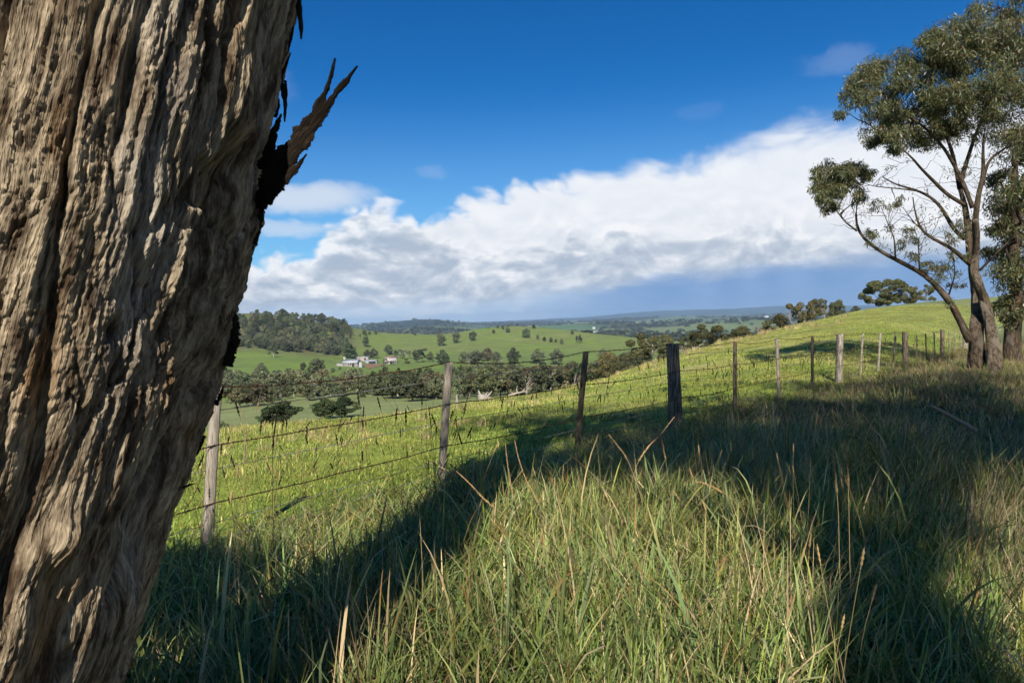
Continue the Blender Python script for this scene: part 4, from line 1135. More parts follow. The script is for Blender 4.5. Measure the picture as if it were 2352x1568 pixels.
# ------------------------------------------------------------------ foliage
def foliage_material(name, trans=0.22, vary=0.42, hue=True, rough=0.7, spec=0.15):
    m, g, out = material(name)
    c = attr(g, 'Col')
    rnd = g.node('ShaderNodeObjectInfo').outputs['Random']
    c = g.scale(c, g.lin(rnd, 0, 1, 1 - vary, 1 + vary))
    if hue:
        r2 = g.m('FRACT', g.mul(rnd, 13.7))
        c = g.mix(g.smooth(r2, 0.6, 1.0, 0.0, 0.6), c, g.vmul(c, (1.2, 0.98, 0.9)))
        r3 = g.m('FRACT', g.mul(rnd, 29.1))
        c = g.mix(g.smooth(r3, 0.6, 1.0, 0.0, 0.6), c, g.vmul(c, (0.82, 1.08, 0.85)))
    p = g.node('ShaderNodeBsdfPrincipled')
    g.put(p.inputs['Base Color'], c); p.inputs['Roughness'].default_value = rough; p.inputs['Specular IOR Level'].default_value = spec
    t = g.node('ShaderNodeBsdfTranslucent'); g.put(t.inputs[0], g.vmul(c, (1.15, 1.2, 0.6)))
    mx = g.node('ShaderNodeMixShader'); mx.inputs[0].default_value = trans
    g.l.new(p.outputs[0], mx.inputs[1]); g.l.new(t.outputs[0], mx.inputs[2]); g.l.new(mx.outputs[0], out.inputs[0])
    return m
LEAF = foliage_material('gum_foliage')
LEAF_NEAR = foliage_material('gum_leaves_near', 0.22, 0.0, False, 0.42, 0.5)
def wood_material(name):
    m, g, out = material(name)
    principled(g, out, attr(g, 'Col'), 0.9, 0.1)
    return m
WOOD = wood_material('bare_wood')

def cards(C, n, rad, size, col, rng, flat=0.75, up=0.35, outer=0.45, cvar=0.4, warm=(0.20, 0.17, 0.075)):
    """n leaf sprays (pointed rhombs) through a blob"""
    v = rng.normal(0, 1, (n, 3)); v /= np.linalg.norm(v, axis=1)[:, None]
    rr = rad * rng.uniform(outer, 1.0, n) ** 0.6
    P = np.asarray(C)[None] + v * rr[:, None] * np.array([1, 1, flat])[None]
    nrm = v + rng.normal(0, 0.75, (n, 3)) + np.array([0, 0, up])[None]; nrm /= np.linalg.norm(nrm, axis=1)[:, None]
    a = np.cross(nrm, rng.normal(0, 1, (n, 3))); a /= np.linalg.norm(a, axis=1)[:, None]
    b = np.cross(nrm, a)
    s = size * rng.uniform(0.55, 1.35, n)
    V = np.stack([P - a * s[:, None], P + b * (s * 0.55)[:, None], P + a * s[:, None], P - b * (s * 0.55)[:, None]], 1)
    q = np.arange(n * 4).reshape(n, 4)
    k = rng.uniform(1 - cvar, 1 + cvar, n)
    c = np.asarray(col)[None] * k[:, None]
    w = (rng.uniform(0, 1, n) < 0.12)
    c[w] = np.asarray(warm)[None] * rng.uniform(0.6, 1.0, (w.sum(), 1))
    return V.reshape(-1, 3), q, np.repeat(c, 4, 0)

OLIVE = (0.116, 0.138, 0.076); DKGREEN = (0.052, 0.084, 0.034); BROWNISH = (0.142, 0.130, 0.080); YELLOW = (0.16, 0.14, 0.03)
def limb_path(a, b, rng, n=7, wob=0.08, sag=0.0):
    t = np.linspace(0, 1, n); L = np.linalg.norm(np.asarray(b) - np.asarray(a))
    P = np.asarray(a)[None] * (1 - t[:, None]) + np.asarray(b)[None] * t[:, None]
    P += (rng.normal(0, wob * L, (n, 3)) * np.sin(t * np.pi)[:, None]) * 0.6
    P[:, 2] -= sag * L * 4 * t * (1 - t)
    return P
def tree_parts(seed, style='round', quality=1.0, col=OLIVE):
    """trunk and crown of one tree, about 10 m tall, base at the origin"""
    rng = np.random.default_rng(seed)
    tr, cr = MB(), MB()
    Hh = 10.0
    bark = np.array((0.17, 0.14, 0.11)); pale = np.array((0.36, 0.32, 0.28))
    bc = pale * 0.9 if style in ('open', 'umbrella') else bark
    blobs = []
    if style in ('round', 'tall'):
        W = 5.0 if style == 'round' else 3.2
        z0 = 1.9 if style == 'round' else 1.8
        for k in range(36 if style == 'round' else 26):
            a = rng.uniform(0, 6.28); f = rng.uniform(0, 1) ** 0.5; zz = rng.uniform(0, 1)
            prof = math.sin(min(1, zz * 0.85 + 0.18) * math.pi) ** 0.6
            blobs.append((W * f * prof * math.cos(a) * 0.82, W * f * prof * math.sin(a) * 0.82, z0 + zz * (Hh - z0 - 0.8), rng.uniform(1.0, 1.75)))
    elif style == 'bush':
        for k in range(14):
            a = rng.uniform(0, 6.28); f = rng.uniform(0, 1) ** 0.5; zz = rng.uniform(0, 1)
            blobs.append((4.5 * f * math.cos(a) * (1 - 0.5 * zz), 4.5 * f * math.sin(a) * (1 - 0.5 * zz), 1.3 + zz * 7.0, rng.uniform(1.3, 2.2)))
    elif style == 'umbrella':
        for k in range(52):
            a = rng.uniform(0, 6.28); f = rng.uniform(0.02, 1) ** 0.5
            blobs.append((7.6 * f * math.cos(a), 7.6 * f * math.sin(a), 2.6 + 6.6 * math.sqrt(max(0, 1 - f * f)) * rng.uniform(0.72, 1.0) + rng.normal(0, 0.3), rng.uniform(0.9, 1.5)))
        for k in range(34):
            a = rng.uniform(0, 6.28); f = rng.uniform(0.2, 1)
            blobs.append((6.6 * f * math.cos(a), 6.6 * f * math.sin(a), 3.0 + rng.normal(0, 0.8), rng.uniform(0.8, 1.4)))
    elif style == 'open':
        for k in range(22):
            a = rng.uniform(0, 6.28); f = rng.uniform(0.15, 1) ** 0.5; zz = rng.uniform(0, 1)
            blobs.append((4.6 * f * math.cos(a), 4.6 * f * math.sin(a), 3.0 + zz * 6.2 - 0.8 * f, rng.uniform(0.9, 1.5)))
    elif style == 'pine':
        for k in range(30):
            zz = rng.uniform(0, 1) ** 1.2; a = rng.uniform(0, 6.28); f = rng.uniform(0.4, 1)
            W = 3.0 * (1 - zz) ** 0.75 + 0.35
            blobs.append((W * f * math.cos(a), W * f * math.sin(a), 1.2 + zz * 8.6, 0.5 + 0.9 * (1 - zz)))
    N = int({'round': 95, 'tall': 95, 'bush': 120, 'umbrella': 85, 'open': 85, 'pine': 80}[style] * quality)
    size = 0.40 / math.sqrt(quality)
    top = np.array([rng.normal(0, 0.4), rng.normal(0, 0.4), Hh * 0.62])
    if style in ('bush',): top[2] = 4
    if style == 'pine': top = np.array([0, 0, 9.5])
    P = limb_path((0, 0, -0.3), top, rng, 9, 0.03)
    r0 = 0.34 if style != 'bush' else 0.2
    tr.tube(P, np.linspace(r0, 0.09, 9) * np.concatenate([[1.5, 1.15], np.ones(7)]), 8, bc, rough=0.15, seed=seed)
    for (x, y, z, r) in blobs:
        flat = 0.55 if style == 'umbrella' else 0.72
        shade = rng.uniform(0.72, 1.28)
        cr.add(*_vqc(cards((x, y, z), N, r, size, np.array(col) * shade, rng, flat)))
        if style != 'pine' and rng.uniform() < (0.7 if style != 'bush' else 0.3):
            zb = min(z - 0.4, rng.uniform(0.25, 0.95) * top[2])
            k = np.argmin(np.abs(P[:, 2] - zb)); a = P[k]
            L = limb_path(a, (x * 0.9, y * 0.9, z), rng, 5, 0.08)
            tr.tube(L, np.linspace(0.13, 0.03, 5), 5, bc * rng.uniform(0.8, 1.2), cap=False)
    return tr, cr
def _vqc(t): return (t[0], t[1], None, t[2])

def dead_tree(seed, col=(0.29, 0.265, 0.235)):
    rng = np.random.default_rng(seed); mb = MB()
    def grow(p, d, L, r, lev):
        n = 6; P = [np.array(p)]
        for i in range(n):
            d = d + rng.normal(0, 0.16, 3); d /= np.linalg.norm(d); P.append(P[-1] + d * L / n)
        mb.tube(np.array(P), np.linspace(r, r * 0.45, n + 1), 6 if lev < 2 else 4, np.array(col) * rng.uniform(0.8, 1.1), cap=True)
        if lev < 3:
            for k in range(3 if lev else 5):
                i = rng.integers(2, n + 1); dd = d + rng.normal(0, 0.75, 3); dd[2] += 0.15; dd /= np.linalg.norm(dd)
                grow(P[i], dd, L * rng.uniform(0.4, 0.7), r * 0.45, lev + 1)
    grow((0, 0, -0.2), np.array([0.05, 0, 1.0]), 5.5, 0.28, 0)
    return mb

class Proto:
    def __init__(s, seed, style, quality=1.0, col=OLIVE, dead=False):
        s.dead = dead
        if dead:
            s.tr = dead_tree(seed).build('trunk', WOOD, link=False).data; s.cr = None; s.one = s.tr; s.h = 8.5
            return
        tr, cr = tree_parts(seed, style, quality, col)
        s.tr = tr.build('trunk', WOOD, link=False).data
        s.cr = cr.build('crown', LEAF, link=False).data
        tr.add(np.concatenate(cr.v), np.concatenate(cr.q), None, np.concatenate(cr.c))
        s.one = tr.build('tree', LEAF, link=False).data
        s.h = float(np.concatenate(cr.v)[:, 2].max())
PROTO = {
 'round': [Proto(100 + k, 'round') for k in range(4)],
 'brown': [Proto(110 + k, 'round', 1.0, BROWNISH) for k in range(2)],
 'tall': [Proto(120 + k, 'tall') for k in range(3)],
 'open': [Proto(130 + k, 'open') for k in range(3)],
 'bush': [Proto(140 + k, 'bush') for k in range(2)],
 'gold': [Proto(145, 'bush', 1.0, YELLOW)],
 'pine': [Proto(150 + k, 'pine', 1.0, DKGREEN) for k in range(3)],
 'dark': [Proto(160 + k, 'round', 1.6, DKGREEN) for k in range(2)],
 'umbrella': [Proto(170, 'umbrella', 4.0, (0.110, 0.122, 0.050))],
 'fineopen': [Proto(180 + k, 'open', 4.0, (0.110, 0.114, 0.052)) for k in range(3)],
 'fineround': [Proto(185 + k, 'round', 3.0, (0.100, 0.106, 0.050)) for k in range(2)],
 'dead': [Proto(190 + k, 'dead', dead=True) for k in range(3)],
}
_trng = np.random.default_rng(77)
def put_tree(kind, p, height, label, group=None, parts=True, width=1.0, name=None, var=None):
    pr = PROTO[kind][_trng.integers(0, len(PROTO[kind])) if var is None else var]
    s = height / pr.h
    nm = name or {'pine': 'conifer_tree', 'bush': 'shrub', 'gold': 'shrub', 'dead': 'dead_tree'}.get(kind, 'gum_tree')
    cat = {'shrub': 'shrub'}.get(nm, 'tree')
    rz = float(_trng.uniform(0, 6.28))
    if parts and not pr.dead:
        o = empty(nm, p, rz)
        for pn, me in (('trunk', pr.tr), ('crown', pr.cr)):
            c = bpy.data.objects.new(pn, me); COL.objects.link(c); c.parent = o
    else:
        o = bpy.data.objects.new(nm, pr.one); COL.objects.link(o)
        o.location = tuple(float(v) for v in p); o.rotation_euler = (0, 0, rz)
    o.scale = (s * width, s * width, s)
    tag(o, label, cat, group)
    return o
def tree_at(kind, px, py, hpx, label, d=None, group=None, parts=True, width=1.0, **kw):
    if d is None:
        p = ground_hit(px, py)
        if p is None: return None
    else:
        v = ray(px, py); x = v[0] / v[1] * d
        p = np.array([x, d, float(H(x, d))])
    h = hpx / FPX * p[1] * 0.98
    if d is not None: h = max(h, float(at(px, py - hpx, d)[2]) - p[2])
    return put_tree(kind, p, h, label, group, parts, width, **kw)

def plant_landscape():
    T = tree_at
    # single trees one can point at on the green hill behind the valley
    T('tall', 1014, 796, 34, 'tall double crowned tree high on the green hillside above the shed cluster')
    T('round', 1049, 788, 26, 'leaning gum with bare trunk on the hillside, between two other lone trees')
    T('round', 1087, 783, 23, 'round dark tree on the hill face just under the rounded hilltop')
    T('round', 1134, 767, 10, 'small round tree near the top of the grassy hill')
    T('round', 1166, 765, 14, 'wide small tree right below the clump on the hill crest')
    T('round', 1210, 777, 24, 'two joined dark crowns above the strip of dry grass on the hill')
    T('round', 1227, 755, 11, 'reddish brown round tree alone on the hill crest')
    T('tall', 1235.5, 781, 12, 'slender tree at the upper end of the row beside the dry strip')
    T('round', 1251, 784, 11, 'second small tree of the row beside the dry strip')
    T('round', 1266, 787, 12, 'third small tree of the row beside the dry strip')
    T('round', 1277, 787, 9, 'shortest tree of the row beside the dry strip')
    T('tall', 1290, 791, 14, 'last and tallest tree of the row beside the dry strip')
    T('open', 1329, 788, 19, 'spreading tree with a pale trunk alone on the right hill slope')
    T('round', 1315, 768, 9, 'small tree on the far edge of the right hill slope')
    T('round', 1180, 836, 40, 'big brown green gum at the right end of the clump beneath the hill', width=1.05)
    T('brown', 1120, 835, 38, 'rust brown rounded tree in the clump beneath the hill')
    T('round', 1097, 834, 32, 'grey green tree at the left end of the clump beneath the hill')
    T('round', 1140, 836, 30, 'grey tree between the brown tree and the bare one beneath the hill')
    T('dead', 1153, 837, 30, 'pale leafless tree in the clump beneath the hill')
    T('round', 1236, 836, 37, 'left one of the pair of big round trees in the green paddock', width=1.1)
    T('round', 1279, 837, 38, 'right one of the pair of big round trees in the green paddock', width=1.1)
    T('round', 1386, 829, 30, 'broad tree half hidden behind the third fence post')
    T('dead', 1072, 794, 9, 'small grey dead tree on the open hill face')
    T('dead', 1029, 801, 8, 'fallen grey branches below the tall hillside tree')
    T('dead', 939, 797, 7, 'low grey dead shrub in the saddle of the hill')
    for k, (px, py, h, kd, lb) in enumerate([(1155, 755, 10, 'round', 'dark tree in the middle of the clump on the hilltop'), (1143, 753, 8, 'round', 'left tree of the clump on the hilltop'),
            (1167, 749, 5, 'bush', 'low bush of the clump on the hilltop'), (1175, 748, 8, 'open', 'thin tree on the skyline at the very hilltop'),
            (1182, 747, 5, 'bush', 'small bush on the hilltop skyline'), (1188, 748, 6, 'open', 'little tree at the right end of the hilltop skyline')]):
        T(kd, px, py + 1.5, h, lb)
    # saddle and the slope above the farm
    T('round', 838, 770, 13, 'dark tree on the saddle skyline, right of the wooded hill')
    T('round', 849, 769, 9, 'small tree beside the dark one on the saddle skyline')
    T('round', 864, 768, 11, 'lone round tree on the saddle skyline')
    T('bush', 826, 774, 8, 'bush on the slope just under the saddle skyline')
    T('tall', 841, 797, 26, 'dark pair of shrubby trees on the slope above the sheds')
    T('bush', 953, 772, 6, 'wide low bush where the saddle meets the hill')
    # round the farm
    T('round', 858, 823, 24, 'grey gum behind the small open shed')
    T('round', 843, 822, 20, 'gum behind the grey box shed')
    T('round', 892, 815, 25, 'rounded tree directly above the cottage roof')
    T('open', 916, 823, 22, 'open tree right behind the cottage')
    T('open', 934, 824, 22, 'straggly tree to the right of the cottage')
    T('open', 964, 832, 33, 'tall grey gum in the line of trees right of the cottage')
    T('round', 990, 831, 24, 'round tree between the tall grey gum and the second fence post')
    T('round', 1017, 838, 37, 'large dome shaped tree whose foot meets the second fence post top', width=1.1)
    T('dark', 804, 824, 36, 'big dark tree at the foot of the wooded hill by the sheds', width=1.1)
    T('tall', 790, 806, 26, 'dark tree on the edge of the wood above the sheds')
    T('round', 818, 826, 14, 'low tree between the big dark tree and the box shed')
    T('gold', 935, 835, 13, 'golden yellow wattle bush by the cottage')
    T('bush', 886, 836, 14, 'grey garden shrub in front of the cottage')
    T('bush', 900, 837, 9, 'dark garden shrub by the cottage wall')
    T('round', 728, 862, 42, 'very large dark gum in the left green paddock near the woolshed', width=1.1)
    T('round', 697, 851, 20, 'smaller tree touching the left side of the large paddock gum')
    T('dead', 756, 857, 16, 'bare grey tree right of the large paddock gum')
    T('bush', 766, 856, 12, 'dark shrub right of the bare grey tree by the woolshed')
    T('bush', 781, 850, 7, 'small shrub at the left end of the woolshed')
    T('open', 628, 821, 28, 'thin grey tree at the edge of the wooded hill and the green paddock')
    T('open', 515, 877, 38, 'pale trunked gum in the left paddock beside the big trunk')
    T('bush', 516, 888, 10, 'bush below the pale trunked gum')
    T('round', 602, 874, 42, 'tall dome shaped gum standing above the left valley trees')
    # near trees on the slope below the paddock
    T('dark', 652, 985, 62, 'dark green tree rising just behind the paddock brow, left of centre', d=92, width=1.75)
    T('dark', 611, 988, 38, 'smaller dark tree touching the dark tree behind the paddock brow', d=92, width=1.5)
    T('dark', 747, 966, 50, 'left one of two dark trees in the grey green field', d=108, width=1.5)
    T('dark', 792, 964, 50, 'right one of two dark trees in the grey green field', d=108, width=1.7)
    T('bush', 517, 990, 26, 'dark bush behind the brow next to the first fence post', d=70)
    T('bush', 549, 992, 16, 'low dark bush behind the brow right of the first fence post', d=75)
    T('dead', 853, 932, 14, 'thin bare white tree at the edge of the grey green field', d=165)
    T('bush', 832, 935, 18, 'grey scrub at the edge of the grey green field', d=165)
    # near gums behind the hill shoulder on the right
    T('fineopen', 1494, 838, 76, 'gum with white trunk and layered crown behind the big fence post', d=92, width=0.95, var=0)
    T('fineround', 1535, 828, 58, 'shaded gum filling the gap left of the big fence post', d=88, width=0.8, var=0)
    T('fineround', 1395, 868, 64, 'dark gum half behind the hill shoulder, left of the white trunked one', d=100, width=0.9, var=1)
    T('fineround', 1432, 862, 48, 'low rounded gum at the left foot of the white trunked gum', d=88, width=0.9, var=0)
    T('fineopen', 1626, 806, 64, 'layered gum rising behind the paddock shoulder right of the big post', d=98, width=1.15, var=1)
    T('fineopen', 1590, 810, 40, 'smaller gum left of the layered one on the paddock shoulder', d=98, width=0.9, var=2)
    T('dead', 1576, 818, 34, 'white dead tree leaning behind the paddock shoulder', d=90)
    T('fineround', 1706, 778, 32, 'bushy gum top over the paddock shoulder', d=104, width=1.2, var=1)
    T('fineround', 1680, 786, 20, 'low shrubby gum at the left end of the shoulder tree line', d=98, width=1.1, var=0)
    T('dead', 1742, 768, 28, 'bare pale tree among the shoulder tree line', d=108)
    T('fineround', 1764, 760, 26, 'gum in the middle of the shoulder tree line', d=115, width=1.1, var=0)
    T('fineround', 1792, 748, 30, 'rounded gum at the right end of the shoulder tree line', d=118, width=0.9, var=1)
    T('fineopen', 1846, 738, 52, 'flat topped gum on the paddock skyline', d=122, width=0.8, var=0)
    T('fineopen', 1893, 728, 44, 'reddish gum with bare twigs on the paddock skyline', d=126, width=0.75, var=1)
    T('fineround', 1928, 720, 34, 'dense gum at the right end of the skyline group', d=130, width=0.7, var=1)
    T('dead', 1826, 740, 36, 'white dead tree in front of the flat topped gum', d=116)
    T('umbrella', 2038, 708, 70, 'big umbrella shaped gum standing up on the paddock skyline', d=140, width=0.90)
    T('fineround', 2092, 697, 40, 'olive gum right behind the umbrella shaped one', d=150, width=0.8, var=0)
    T('fineopen', 2126, 694, 42, 'thin topped gum on the skyline left of the verge tree', d=150, width=0.8, var=2)
    T('fineround', 1965, 716, 14, 'low shrub under the left side of the umbrella shaped gum', d=128, width=1.4, var=0)
    # valley belts: trees nobody could tell apart
    rng = np.random.default_rng(12)
    def belt(n, poly, h, kinds, label, group, d=None, parts=True, gap=13):
        """n trees with their feet spread through a photo region"""
        x0, x1 = min(p[0] for p in poly), max(p[0] for p in poly); y0, y1 = min(p[1] for p in poly), max(p[1] for p in poly)
        done = []; tries = 0
        while len(done) < n and tries < n * 60:
            tries += 1
            x, y = rng.uniform(x0, x1), rng.uniform(y0, y1)
            ins = False
            for (ax, ay), (bx, by) in zip(poly, poly[1:] + poly[:1]):
                if (ay > y) != (by > y) and x < (bx - ax) * (y - ay) / (by - ay) + ax: ins = not ins
            if not ins or any(abs(x - a) < gap and abs(y - b) < gap * 0.6 for a, b in done): continue
            lb = label if isinstance(label, str) else next(t for xm, t in label if x < xm)
            if d is None: T(str(rng.choice(kinds)), x, y, rng.uniform(*h), lb, None, group, parts, rng.uniform(0.9, 1.2))
            else: T(str(rng.choice(kinds)), x, y, rng.uniform(*h), lb, rng.uniform(*d), group, parts, rng.uniform(0.9, 1.2))
            done.append((x, y))
    belt(62, [(520, 905), (560, 893), (700, 893), (850, 893), (1000, 893), (1000, 903), (850, 912), (700, 925), (560, 938), (520, 930)], (28, 58), ['round', 'brown', 'round', 'tall', 'open', 'open'],
         [(590, 'olive gum at the left end of the valley tree belt, nearest the big trunk'), (670, 'olive gum of the valley tree belt under the tall dome shaped gum'), (760, 'olive gum of the valley tree belt right below the large paddock gum'),
          (850, 'olive gum of the valley tree belt right below the woolshed'), (920, 'olive gum of the valley tree belt right below the cottage'), (2000, 'olive gum at the right end of the valley tree belt by the second fence post')], 'valley floor gums, left belt', gap=11)
    belt(16, [(520, 932), (600, 926), (700, 922), (700, 938), (600, 948), (520, 952)], (46, 64), ['round', 'round', 'open', 'tall'], 'gum in the nearer clump below the valley belt, left of the two dark field trees', 'nearer gums, left of the field', d=(185, 225), gap=10)
    belt(9, [(842, 926), (905, 922), (905, 940), (842, 940)], (40, 56), ['round', 'brown', 'bush'], 'gum at the right edge of the grey green field, below the conifers', 'gums right of the field', d=(165, 190), gap=9)
    belt(20, [(850, 893), (985, 889), (985, 899), (850, 903)], (38, 50), ['pine'], 'dark conifer in the plantation strip on the valley floor', 'conifers in the valley strip', gap=9)
    belt(18, [(915, 925), (1005, 912), (1010, 935), (900, 948)], (46, 66), ['round', 'brown', 'open'], 'gum in the nearer clump left of the second fence post, below the conifers', 'gums below the conifers', d=(150, 185), gap=12)
    belt(10, [(1045, 882), (1150, 876), (1150, 886), (1045, 892)], (38, 48), ['pine', 'pine', 'round'], 'dark conifer in the strip right of the second fence post', 'conifers right of the second post', gap=9)
    belt(14, [(1040, 868), (1190, 862), (1190, 874), (1040, 878)], (32, 42), ['round', 'open'], 'grey gum behind the conifers right of the second fence post', 'gums behind the right conifers', gap=9)
    belt(26, [(1040, 905), (1150, 892), (1330, 872), (1330, 884), (1240, 900), (1060, 915)], (40, 56), ['brown', 'round', 'open', 'brown'], [(1130, 'brownish gum of the valley belt right of the second fence post'), (1230, 'brownish gum of the valley belt below the clump with the bare tree'), (2000, 'brownish gum of the valley belt below the pair of round paddock trees')], 'brownish valley gums', d=(150, 190), gap=9)
    belt(14, [(1330, 872), (1450, 845), (1470, 850), (1350, 890)], (34, 52), ['round', 'dark', 'brown'], 'gum on the slope running up behind the third fence post', 'gums behind the third post', d=(110, 150), gap=9)
    belt(5, [(1240, 880), (1400, 850), (1400, 860), (1240, 890)], (24, 40), ['dead'], 'bare grey tree standing among the brownish valley gums', 'bare trees among valley gums', d=(120, 160), gap=20)
    belt(7, [(1060, 832), (1095, 832), (1095, 838), (1060, 838)], (26, 32), ['round', 'open'], 'gum in the hedge between the dome shaped tree and the brown clump', 'hedge gums', gap=7)
    # wooded hillside behind the left paddock: the nearer trees singly, the mass behind them as one wood
    WP = [(500, 735), (560, 733), (640, 729), (705, 728), (760, 742), (800, 755), (808, 775), (800, 800), (790, 812), (770, 818), (640, 806), (560, 800), (500, 797)]
    belt(85, [(500, 782), (560, 786), (640, 790), (740, 796), (806, 788), (800, 800), (790, 812), (770, 818), (640, 806), (560, 800), (500, 797)], (16, 26), ['round', 'tall', 'round', 'tall', 'open'],
         [(580, 'dark gum on the lower edge of the hill wood, nearest the big trunk'), (660, 'dark gum on the lower edge of the hill wood, above the thin grey tree'),
          (740, 'dark gum on the lower edge of the hill wood, above the large paddock gum'), (2000, 'dark gum at the right end of the hill wood, above the sheds')], 'lower edge of the wood on the left hill', None, False, 5)
    belt(24, [(640, 729), (705, 728), (760, 742), (800, 755), (808, 775), (790, 770), (740, 748), (690, 736)], (14, 22), ['round', 'tall', 'open'],
         'gum on the skyline of the wood on the left hill', 'skyline of the wood on the left hill', None, False, 6)
    pts, hs = [], []
    for _ in range(4000):
        if len(pts) >= 170: break
        x, y = rng.uniform(500, 808), rng.uniform(728, 800)
        ins = False
        for (ax, ay), (bx, by) in zip(WP, WP[1:] + WP[:1]):
            if (ay > y) != (by > y) and x < (bx - ax) * (y - ay) / (by - ay) + ax: ins = not ins
        if not ins: continue
        q = ground_hit(x, y)
        if q is None or any(np.hypot(q[0] - w[0], q[1] - w[1]) < 5 for w in pts): continue
        pts.append(q); hs.append(rng.uniform(14, 24) / FPX * q[1])
    wc = bpy.data.collections.new('hill_wood_tree'); pl = PROTO['round'] + PROTO['tall'] + PROTO['open']
    for k, pr in enumerate(pl): wc.objects.link(bpy.data.objects.new(f'hill_wood_tree_{k}', pr.one))
    n = len(pts); s_ = np.array(hs) / 10.0
    scatter('hill_wood', np.array(pts), np.stack([np.zeros(n), np.zeros(n), rng.uniform(0, 6.28, n)], -1), np.stack([s_, s_, s_], -1), rng.integers(0, len(pl), n), wc,
            'dense olive gum wood covering the hill behind the left paddock', 'wood')
    belt(6, [(540, 721), (640, 722), (640, 727), (540, 727)], (4, 9), ['open', 'dead'], 'tiny tree on the skyline of the green hilltop behind the wood', 'hilltop trees behind the wood', gap=12)
plant_landscape()

def far_woods():
    """woods and hedgerows of the far plain, too far to tell one tree from the next"""
    rng = np.random.default_rng(31)
    col = bpy.data.collections.new('far_tree')
    for k in range(4):
        mb = MB()
        for b in range(4):
            mb.add(*_vqc(cards((rng.normal(0, 2.2), rng.normal(0, 2.2), rng.uniform(2.5, 6)), 26, rng.uniform(2, 3.2), 1.5, (0.055, 0.066, 0.036), rng, 0.8, outer=0.7)))
        col.objects.link(mb.build(f'far_tree_{k}', LEAF, link=False))
    n = 26000
    r = np.exp(rng.uniform(math.log(1150), math.log(7500), n)); a = rng.uniform(R(-24), R(46), n)
    X, Y = r * np.sin(a), r * np.cos(a)
    w = 3.0 * (fbm(X / 700, Y / 1100, 4, 57) - 0.24 + 0.35 * sstep(r, 3000, 7000))
    cx = np.abs(((X / 420 + 0.35 * fbm(X / 900, Y / 900, 2, 51)) % 1) - 0.5); cy = np.abs(((Y / 520 + 0.3 * fbm(X / 800, Y / 800, 2, 53)) % 1) - 0.5)
    hedge = ((cx > 0.47) | (cy > 0.475)) & (rng.uniform(0, 1, n) < 0.45)
    keep = (rng.uniform(0, 1, n) < np.clip(w, 0.015, 0.75)) | hedge
    X, Y, r = X[keep], Y[keep], r[keep]; n = len(X)
    s = rng.uniform(0.6, 1.5, n) * (1 + r / 9000)
    o = scatter('far_woods', np.stack([X, Y, H(X, Y) - 0.5], -1), np.stack([0 * X, 0 * X, rng.uniform(0, 6.28, n)], -1), np.stack([s * 1.25, s * 1.25, s], -1), rng.integers(0, 4, n), col,
                'scattered woods and hedgerow trees across the far plain', 'woodland')
far_woods()
# ------------------------------------------------------------------ gum trees standing on the verge
def leaves(C, n, rad, rng, L=(0.10, 0.19), w=0.10, col=(0.098, 0.118, 0.052), flat=0.8, droop=0.8, shell=0.15):
    """drooping sickle leaves through a blob"""
    v = rng.normal(0, 1, (n, 3)); v /= np.linalg.norm(v, axis=1)[:, None]
    P = np.asarray(C)[None] + v * (rad * rng.uniform(shell, 1.0, n) ** 0.7)[:, None] * np.array([1, 1, flat])[None]
    ll = rng.uniform(L[0], L[1], n)
    d = rng.normal(0, 0.55, (n, 3)); d[:, 2] -= droop; d /= np.linalg.norm(d, axis=1)[:, None]
    s = np.cross(d, rng.normal(0, 1, (n, 3))); s /= np.linalg.norm(s, axis=1)[:, None]
    b = np.cross(d, s) * 0.16
    ww = ll * w
    V = np.stack([P, P + d * (ll * 0.45)[:, None] + s * ww[:, None] + b * ll[:, None] * 0.5, P + d * ll[:, None] - b * ll[:, None] * 0.2,
                  P + d * (ll * 0.45)[:, None] - s * ww[:, None] + b * ll[:, None] * 0.5], 1)
    q = np.arange(n * 4).reshape(n, 4)
    k = rng.uniform(0.6, 1.45, n)
    c = np.asarray(col)[None] * k[:, None]
    w1 = rng.uniform(0, 1, n)
    c[w1 < 0.20] = np.array((0.165, 0.145, 0.045))[None] * rng.uniform(0.7, 1.3, ((w1 < 0.20).sum(), 1))
    c[w1 > 0.90] = np.array((0.130, 0.062, 0.030))[None] * rng.uniform(0.6, 1.2, ((w1 > 0.90).sum(), 1))
    return V.reshape(-1, 3), q, None, np.repeat(c, 4, 0)

def crop4(cx, cy): return 1837.5 + 0.549 * cx, 0.549 * cy
def smooth_path(P, n=24):
    P = np.asarray(P, float)
    L = np.concatenate([[0], np.cumsum(np.linalg.norm(np.diff(P, axis=0), axis=1))]); t = np.linspace(0, L[-1], n)
    Q = np.stack([np.interp(t, L, P[:, c]) for c in range(P.shape[1])], -1)
    for _ in range(3): Q[1:-1] = (Q[:-2] + 2 * Q[1:-1] + Q[2:]) / 4
    return Q

